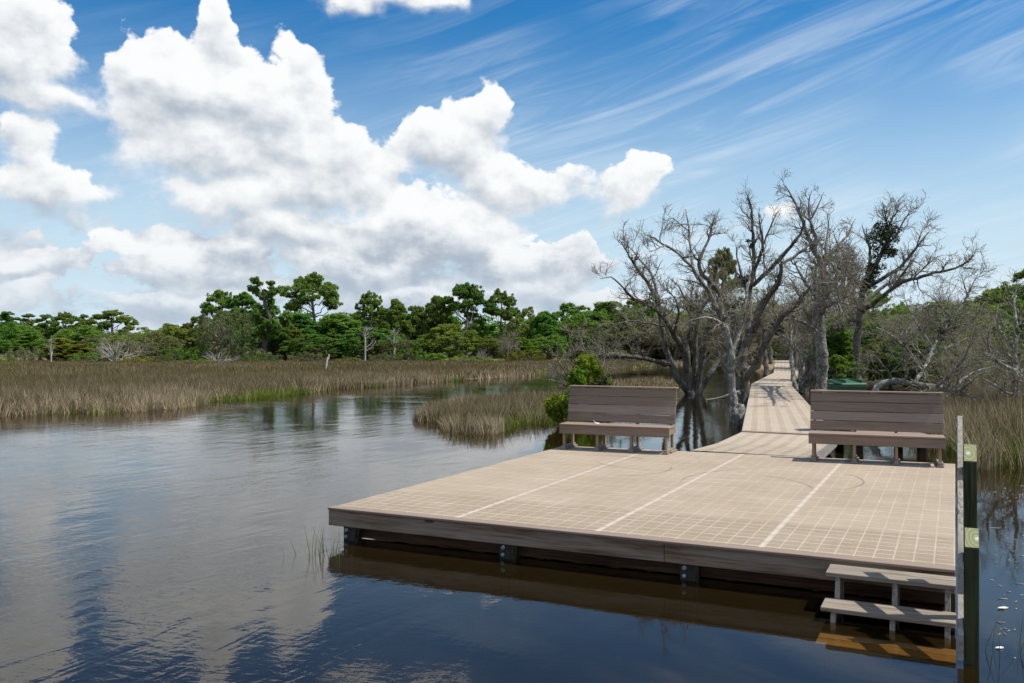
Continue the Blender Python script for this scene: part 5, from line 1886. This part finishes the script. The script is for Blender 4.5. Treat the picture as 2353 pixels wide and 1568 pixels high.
# tree with the long low branch reaching right
dead_tree('dead_oak', 'bare oak with a dark leaf clump and a long branch reaching right', 1965, 880, 42.0, [
    ([(1965, 884, 0), (1965, 860, 0), (1966, 830, 0), (1969, 775, 0), (1974, 733, 0), (1976, 717, 0), (1983, 662, 0), (1988, 640, 0)], [.24, .21, .2, .18, .18, .18, .17, .15]),
    ([(1988, 645, 0), (1998, 600, .3), (2001, 567, .5), (1985, 537, .7), (1980, 515, .8)], [.10, .075, .05, .03, .012]),
    ([(1986, 655, 0), (2005, 617, -.2), (2025, 582, -.4), (2038, 560, -.5), (2040, 517, -.5), (2030, 480, -.5), (2026, 462, -.5)], [.13, .12, .11, .09, .06, .03, .012]),
    ([(2038, 560, -.5), (2060, 541, -.7), (2075, 505, -.8), (2098, 474, -1)], [.06, .05, .035, .012]),
    ([(2040, 530, -.5), (2052, 490, .2), (2060, 464, .5)], [.04, .03, .01]),
    ([(1986, 660, 0), (2035, 635, -.6), (2065, 617, -1), (2088, 590, -1.3), (2105, 567, -1.5), (2135, 532, -1.8)], [.12, .10, .09, .07, .055, .015]),
    ([(2105, 567, -1.5), (2112, 545, -1.2), (2120, 520, -1)], [.035, .025, .01]),
    ([(1978, 715, 0), (2015, 690, -.8), (2050, 662, -1.6), (2070, 648, -2), (2098, 640, -2.4), (2140, 627, -2.9), (2190, 620, -3.4), (2213, 605, -3.6), (2233, 597, -3.8), (2240, 572, -4)], [.13, .11, .10, .095, .085, .07, .055, .04, .025, .01]),
    ([(2050, 662, -1.6), (2075, 625, -1), (2095, 600, -.6), (2110, 590, -.3)], [.06, .045, .03, .012]),
    ([(1980, 664, 0), (1945, 622, .5), (1935, 600, .8), (1948, 575, 1)], [.09, .07, .05, .015]),
    ([(1978, 700, 0), (1940, 672, .6), (1915, 655, 1), (1900, 630, 1.2)], [.08, .06, .04, .012]),
    ([(1974, 733, 0), (1950, 735, -.6), (1925, 742, -1), (1900, 746, -1.3)], [.08, .07, .06, .03]),
    ([(2098, 640, -2.4), (2130, 605, -2.2), (2165, 585, -2)], [.045, .03, .01]),
], 36, B_dark, B_twig, 0.85, 1.05, [(2032, 536, -.5, 38, 34), (2040, 575, -.5, 22, 14), (2012, 615, -.3, 24, 14), (1992, 650, 0, 26, 12)])
dead_tree('dead_oak', 'thick dark crooked trunk behind the green cedar', 1935, 868, 56.0, [
    ([(1932, 880, 0), (1928, 830, 0), (1930, 780, 0), (1942, 745, 0), (1962, 708, 0), (1958, 685, 0), (1952, 655, 0), (1960, 620, 0), (1950, 590, .3)], [.42, .4, .4, .38, .30, .26, .2, .12, .05]),
    ([(1962, 708, 0), (2000, 680, .5), (2040, 650, 1), (2080, 640, 1.5)], [.2, .15, .1, .03]),
], 37, B_dark, B_twig, 0.7, 1.4)
# slender trunks crowding the boardwalk
for i, (pts, d, lb) in enumerate([
        ([(1828, 896), (1822, 869), (1819, 835), (1818, 816), (1817, 784), (1815, 745), (1822, 700)], 40.0, 'slim straight trunk at the right edge of the boardwalk'),
        ([(1841, 897), (1839, 861), (1841, 831), (1839, 818), (1833, 800), (1824, 788), (1808, 776), (1790, 765)], 41.0, 'slim crooked trunk leaning left over the boardwalk'),
        ([(1858, 868), (1855, 845), (1850, 822), (1846, 801), (1840, 770), (1835, 730)], 56.0, 'dark leaning trunk right of the far boardwalk bend'),
        ([(1867, 858), (1866, 835), (1860, 805), (1850, 770), (1845, 730)], 60.0, 'dark forked trunk behind the lichen flecked trunk'),
        ([(1760, 864), (1759, 840), (1757, 799), (1752, 760), (1758, 715)], 55.0, 'stout dark trunk left of the far end of the boardwalk'),
        ([(1769, 836), (1770, 812), (1770, 789), (1766, 750), (1775, 710)], 72.0, 'dark trunk in the shade beyond the stout left trunk'),
        ([(1740, 846), (1738, 820), (1742, 790), (1735, 750)], 66.0, 'leaning trunk in the shade behind the many stemmed oak')]):
    r0 = 0.13 if d < 45 else 0.19
    dead_tree('slender_tree', lb, pts[0][0], pts[0][1], d, [([(X, Y, 0.25 * k) for k, (X, Y) in enumerate(pts)], list(np.linspace(r0, r0 * 0.35, len(pts))))],
              50 + i, B_grey if i in (0, 1) else B_dark, B_twig, 1.1, 1.3, None, True, 'tree', 'slender trunks beside the boardwalk')
# half fallen oak at the right
dead_tree('fallen_oak', 'half fallen oak arching low over the rushes behind the right bench', 2004, 905, 24.5, [
    ([(1998, 925, 0), (2004, 896, 0), (2024, 879, 0), (2048, 872, 0), (2081, 877, -.2), (2111, 884, -.5), (2149, 889, -.9), (2186, 896, -1.3), (2231, 909, -1.8)], [.125, .115, .105, .10, .095, .085, .08, .08, .06]),
    ([(2231, 909, -1.8), (2250, 918, -2.0), (2285, 925, -2.3), (2312, 930, -2.6), (2350, 945, -3)], [.045, .04, .03, .02, .012]),
    ([(2101, 880, -.4), (2124, 850, 0), (2135, 820, .3), (2143, 800, .6), (2160, 765, 1), (2186, 732, 1.4), (2210, 700, 1.8), (2224, 684, 2), (2232, 655, 2.2), (2246, 629, 2.4)], [.075, .068, .06, .052, .046, .04, .032, .026, .02, .01]),
    ([(2224, 684, 2), (2212, 655, 1.7), (2208, 632, 1.5)], [.022, .016, .008]),
    ([(2081, 877, -.2), (2083, 840, -.2), (2080, 800, -.3), (2078, 770, -.3), (2060, 740, -.4)], [.045, .04, .03, .02, .01]),
    ([(2124, 850, 0), (2090, 810, -.6), (2060, 780, -1), (2035, 760, -1.3), (2010, 750, -1.5)], [.05, .04, .03, .02, .01]),
    ([(2149, 889, -.9), (2180, 860, -1.4), (2210, 830, -1.8), (2230, 800, -2), (2240, 760, -2.2)], [.05, .04, .03, .02, .01]),
    ([(2186, 896, -1.3), (2210, 870, -1), (2245, 850, -.6), (2285, 840, -.2)], [.045, .035, .02, .01]),
    ([(2143, 800, .6), (2110, 750, .8), (2090, 715, 1), (2080, 690, 1.2)], [.045, .035, .025, .01]),
    ([(2160, 765, 1), (2190, 750, .4), (2225, 745, 0), (2260, 730, -.3)], [.04, .03, .02, .01]),
    ([(2048, 872, 0), (2030, 840, -.6), (2010, 815, -1), (1990, 800, -1.3)], [.04, .03, .02, .01]),
    ([(2135, 820, .3), (2165, 800, 1), (2195, 790, 1.6), (2220, 775, 2)], [.04, .03, .02, .01]),
    ([(2186, 732, 1.4), (2160, 700, 1), (2140, 685, .6), (2120, 672, .3)], [.035, .025, .018, .008]),
], 38, B_grey, B_twig, 1.4, 0.85, [(2190, 745, 1.2, 36, 6), (2150, 770, .8, 34, 5)])
dead_tree('dead_oak', 'twiggy grey tree at the right edge of the picture', 2336, 960, 22.0, [
    ([(2338, 965, 0), (2334, 907, 0), (2334, 850, 0), (2330, 800, .2), (2338, 750, .4), (2325, 705, .6), (2335, 660, .8)], [.10, .085, .075, .06, .05, .035, .012]),
    ([(2334, 850, 0), (2300, 838, -.5), (2271, 815, -.8), (2262, 790, -1), (2272, 760, -1.1)], [.05, .045, .035, .025, .01]),
    ([(2334, 870, 0), (2365, 830, .4), (2395, 790, .8), (2410, 740, 1)], [.05, .04, .03, .01]),
    ([(2330, 800, .2), (2300, 770, .8), (2285, 735, 1.2), (2292, 700, 1.4)], [.04, .03, .02, .01]),
    ([(2334, 907, 0), (2305, 900, -.5), (2280, 880, -1), (2262, 870, -1.3)], [.04, .03, .02, .01]),
], 39, B_grey, B_twig, 1.3, 0.8, [(2320, 760, .4, 40, 8)])

# background trees and shrubs round the boardwalk
GB = 'bare oaks crowding behind the boardwalk'
for i, (X, Y, wx, d, lb) in enumerate([
        (1480, 700, 200, 102, 'grey bare tree behind the leftmost spreading branches'),
        (1550, 690, 200, 100, 'grey twiggy oak behind the multi trunk oak'),
        (1670, 650, 190, 64, 'pale twiggy tree between the two big dark oaks'),
        (1740, 610, 220, 66, 'grey twiggy crown behind the tallest oak'),
        (1830, 620, 220, 62, 'grey twiggy crown above the middle of the boardwalk'),
        (1915, 620, 220, 58, 'grey twiggy crown behind the lichen flecked trunk'),
        (2000, 680, 220, 54, 'grey twiggy tree right of the crooked dark trunk'),
        (2080, 690, 220, 48, 'grey bare tree behind the long reaching branch'),
        (2160, 700, 220, 44, 'low grey bare tree behind the half fallen oak'),
        (2260, 690, 240, 40, 'low wide bare tree before the dark green dome'),
        (2345, 700, 220, 36, 'grey bare tree at the right edge before the green dome'),
        (1715, 690, 190, 76, 'bare oak left of the far end of the boardwalk'),
        (1800, 690, 220, 92, 'bare oak arching over the far end of the boardwalk'),
        (1870, 700, 200, 78, 'bare oak right of the far end of the boardwalk'),
        (1620, 725, 170, 98, 'low bare oak beyond the water left of the boardwalk'),
        (2200, 760, 190, 33, 'dense grey thorny shrub above the right rushes'),
        (2300, 790, 170, 30, 'grey tangle of twigs over the right rushes')]):
    ptree('bare', i % 5, X, Y, wx, d, L_grey if i % 2 else L_dark, 'bare_tree', lb, 'tree', GB, 0.1, None, B_twig)
for i, (kd, var, X, Y, wx, d, lf, nm, lb, ct) in enumerate([
        ('cedar', 0, 1925, 728, 88, 46, L_cedar, 'cedar_tree', 'deep green cedar right of the lichen flecked trunk', 'tree'),
        ('shrub', 0, 1925, 815, 100, 40, L_cedar, 'shrub', 'glossy green shrub at the foot of the deep green cedar', 'shrub'),
        ('shrub', 1, 2045, 775, 110, 45, L_cedar, 'shrub', 'deep green shrub behind the bin', 'shrub'),
        ('oak', 1, 2130, 730, 160, 52, L_grey, 'oak_tree', 'grey green oak half hidden by the fallen oak twigs', 'tree'),
        ('shrub', 2, 2190, 790, 160, 42, L_dark, 'shrub', 'dark green shrub behind the half fallen oak', 'shrub'),
        ('oak', 2, 2240, 700, 160, 58, L_green, 'oak_tree', 'olive green oak left of the dark green dome', 'tree'),
        ('oak', 3, 2350, 626, 230, 62, L_dark, 'oak_tree', 'big dark green dome shaped oak at the right edge', 'tree'),
        ('oak', 0, 2290, 668, 150, 66, L_dark, 'oak_tree', 'dark green oak on the left flank of the big dome', 'tree'),
        ('shrub', 0, 2320, 790, 150, 36, L_dark, 'shrub', 'dark green shrub over the rushes at the right edge', 'shrub'),
        ('umbrella_pine', 2, 1668, 572, 84, 78, L_grey, 'pine_tree', 'green pine showing through the branches of the tallest oak', 'tree'),
        ('umbrella_pine', 3, 2000, 668, 90, 84, L_pine, 'pine_tree', 'pine showing behind the long reaching branch', 'tree'),
        ('oak', 0, 1565, 700, 150, 106, L_green, 'oak_tree', 'green oak behind the multi trunk oak', 'tree'),
        ('oak', 2, 1500, 705, 150, 107, L_pine, 'oak_tree', 'pine green oak behind the low horizontal branch', 'tree'),
        ('oak', 1, 1650, 725, 130, 104, L_dark, 'oak_tree', 'dark green oak across the water left of the boardwalk', 'tree'),
        ('shrub', 1, 1650, 800, 110, 102, L_cedar, 'shrub', 'green shrub on the far bank left of the many stemmed oak', 'shrub'),
        ('shrub', 2, 1560, 800, 120, 103, L_green, 'shrub', 'fresh green shrub on the far bank behind the multi trunk oak', 'shrub'),
        ('shrub', 0, 1712, 800, 80, 74, L_olive, 'shrub', 'olive shrub in the shade left of the far boardwalk', 'shrub'),
        ('shrub', 1, 1810, 790, 150, 112, L_green, 'shrub', 'sunlit green shrub beyond the far end of the boardwalk', 'shrub'),
        ('oak', 3, 2070, 712, 130, 60, L_green, 'oak_tree', 'fresh green oak seen through the twigs right of the bin', 'tree'),
        ('oak', 1, 2185, 722, 140, 64, L_dark, 'oak_tree', 'dark oak in the gap behind the fallen oak branches', 'tree'),
        ('cedar', 1, 2010, 745, 80, 52, L_cedar, 'cedar_tree', 'green cedar between the two dark trunks behind the bin', 'tree'),
        ('shrub', 1, 2110, 780, 130, 38, L_cedar, 'shrub', 'deep green shrub seen through the fallen oak twigs', 'shrub'),
        ('shrub', 2, 2255, 770, 150, 40, L_olive, 'shrub', 'olive green shrub low behind the right rushes', 'shrub'),
        ('dense_pine', 1, 1450, 715, 90, 104, L_pine, 'pine_tree', 'green pine behind the tangle left of the multi trunk oak', 'tree'),
        ('dense_pine', 2, 1530, 745, 90, 103, L_pine, 'pine_tree', 'low green pine behind the multi trunk oak', 'tree'),
        ('oak', 3, 1780, 700, 160, 104, L_green, 'oak_tree', 'green oak closing the view beyond the boardwalk', 'tree'),
        ('shrub', 2, 1900, 800, 110, 68, L_dark, 'shrub', 'dark shrub behind the lichen flecked trunk', 'shrub')]):
    ptree(kd, var, X, Y, wx, d, lf, nm, lb, ct, None, 0.15)

# twiggy shrub with fresh green growth at the water's edge, left of the left bench
dead_tree('dead_shrub', 'tangle of dead grey branches over the water above the bright shrub', 1335, 905, 31.0, [
    ([(1340, 912, 0), (1332, 860, 0), (1322, 820, .1), (1310, 790, .2), (1306, 762, .3)], [.07, .055, .04, .025, .01]),
    ([(1342, 912, 0), (1352, 850, .2), (1350, 810, .3), (1330, 780, .4), (1325, 755, .5)], [.06, .05, .035, .02, .01]),
    ([(1338, 905, 0), (1310, 870, -.3), (1285, 838, -.6), (1275, 800, -.8), (1283, 780, -.8)], [.06, .05, .035, .02, .01]),
    ([(1345, 905, 0), (1375, 860, .2), (1392, 820, .4), (1385, 790, .5)], [.05, .04, .03, .01]),
    ([(1335, 905, 0), (1300, 885, -.6), (1275, 872, -1), (1258, 872, -1.2)], [.045, .035, .02, .01]),
    ([(1345, 880, 0), (1370, 830, -.4), (1400, 800, -.8), (1420, 790, -1)], [.04, .03, .02, .01]),
], 60, B_twig, B_twig, 1.5, 0.75, [(1330, 815, .1, 34, 16), (1355, 845, .2, 26, 12), (1385, 880, 0, 22, 10)], True, 'shrub')


def bush(X, Ytop, Ybase, wpx_, d, leaf, seed, label, n=900, ls=0.045):
    rng_ = np.random.default_rng(seed)
    top = at(X, Ytop, d)
    bz = max(-0.1, at(X, Ybase, d)[2])
    hh, ww = top[2] - bz, wpx_ / F * d / 2
    root = empty('bush', (top[0], d, bz))
    tag(root, label, 'shrub', 'bright green shrubs by the islet')
    nst = 26
    a = rng_.uniform(0, 6.28, nst)
    rr = rng_.uniform(0.2, 1.0, nst) * ww * 0.85
    hz = hh * rng_.uniform(0.6, 0.98, nst) * (1 - 0.35 * (rr / ww) ** 2)
    lim = [([(0, 0, -0.1), (math.cos(q) * r_ * 0.5, math.sin(q) * r_ * 0.5, z_ * 0.5), (math.cos(q) * r_, math.sin(q) * r_, z_)], [0.02, 0.012, 0.004]) for q, r_, z_ in zip(a, rr, hz)]
    st, tips_ = [], []
    for p, r in limbset(lim, 0.12):
        st.append(tubes(p[None], r[None], 5))
        Q, RR = grow(p[None], r[None], 9, (0.3, 1.0), (0.3, 0.9), (0.2, 0.4), 5, 0.12, rng_, 0.15, 0.5, 0.4)
        st.append(tubes(Q, RR, 3))
        tips_ += [Q[:, -1], Q[:, 3], Q[:, 2]]
    link('stem', mesh_np('stem', *join(st)), B_dark, root)
    tp = np.concatenate(tips_)
    link('foliage', mesh_np('foliage', *foliage(tp, rng_.uniform(0.05, 0.12, len(tp)), 22, ls, rng_, 1.2, 2.6)), leaf, root)


bush(1348, 822, 900, 62, 30.5, L_bright, 61, 'bright green shrub under the dead tangle left of the bench')
bush(1325, 848, 905, 44, 29.5, L_bright, 62, 'small lime green shrub at the foot of the dead tangle')
bush(1283, 914, 968, 56, 23.0, L_bright, 63, 'round bright green shrub right behind the islet rushes')
bush(1312, 905, 965, 38, 22.6, L_bright, 64, 'bright green shrub touching the left end of the left bench')
bush(1375, 858, 905, 60, 31.5, L_cedar, 65, 'dark green shrub just above the left bench')

# driftwood, stake
drift = []
b_ = np.array([*wp(1690, 925), 0.0])
pts = [at(1622, 918, 28) - b_, at(1655, 914, 27.8) - b_, at(1680, 905, 27.5) - b_, at(1700, 900, 27.4) - b_]
p, r = resample(pts, [.015, .03, .055, .06], 0.12)
drift.append(tubes(p[None], r[None], 7))
v, f = join(drift)
dw = link('driftwood', mesh_np('driftwood', v, f, smooth=True), B_pale)
dw.location = b_
tag(dw, 'bleached driftwood log in the water left of the lichen covered tree', 'driftwood')
x, y = at(748, 828, 62)[:2]
mb = MB()
mb.box(-0.05, 0.05, -0.04, 0.04, 0.0, 1.05)
mb.box(0.04, 0.12, -0.03, 0.03, 0.95, 1.30)
sk = mb.build('stake', M_stake, None, 0.01)
sk.location = (x, y, 0.0)
sk.rotation_euler = (0, 0.12, 0.3)
tag(sk, 'small white stake standing in the marsh grass below the tallest pine', 'stake')
# burl at the foot of the lichen covered tree
bm = bmesh.new()
bmesh.ops.create_icosphere(bm, subdivisions=4, radius=1.0)
for v in bm.verts:
    k = 1 + 0.30 * mnoise.noise(v.co * 1.6) + 0.12 * mnoise.noise(v.co * 5)
    v.co = Vector((v.co.x * 0.20 * k, v.co.y * 0.19 * k, v.co.z * 0.33 * k))
me = bpy.data.meshes.new('burl')
bm.to_mesh(me)
bm.free()
me.polygons.foreach_set('use_smooth', np.ones(len(me.polygons), bool))
bo = link('burl', me, B_grey, LICHEN)
bo.location = (0.05, -0.08, 0.20)
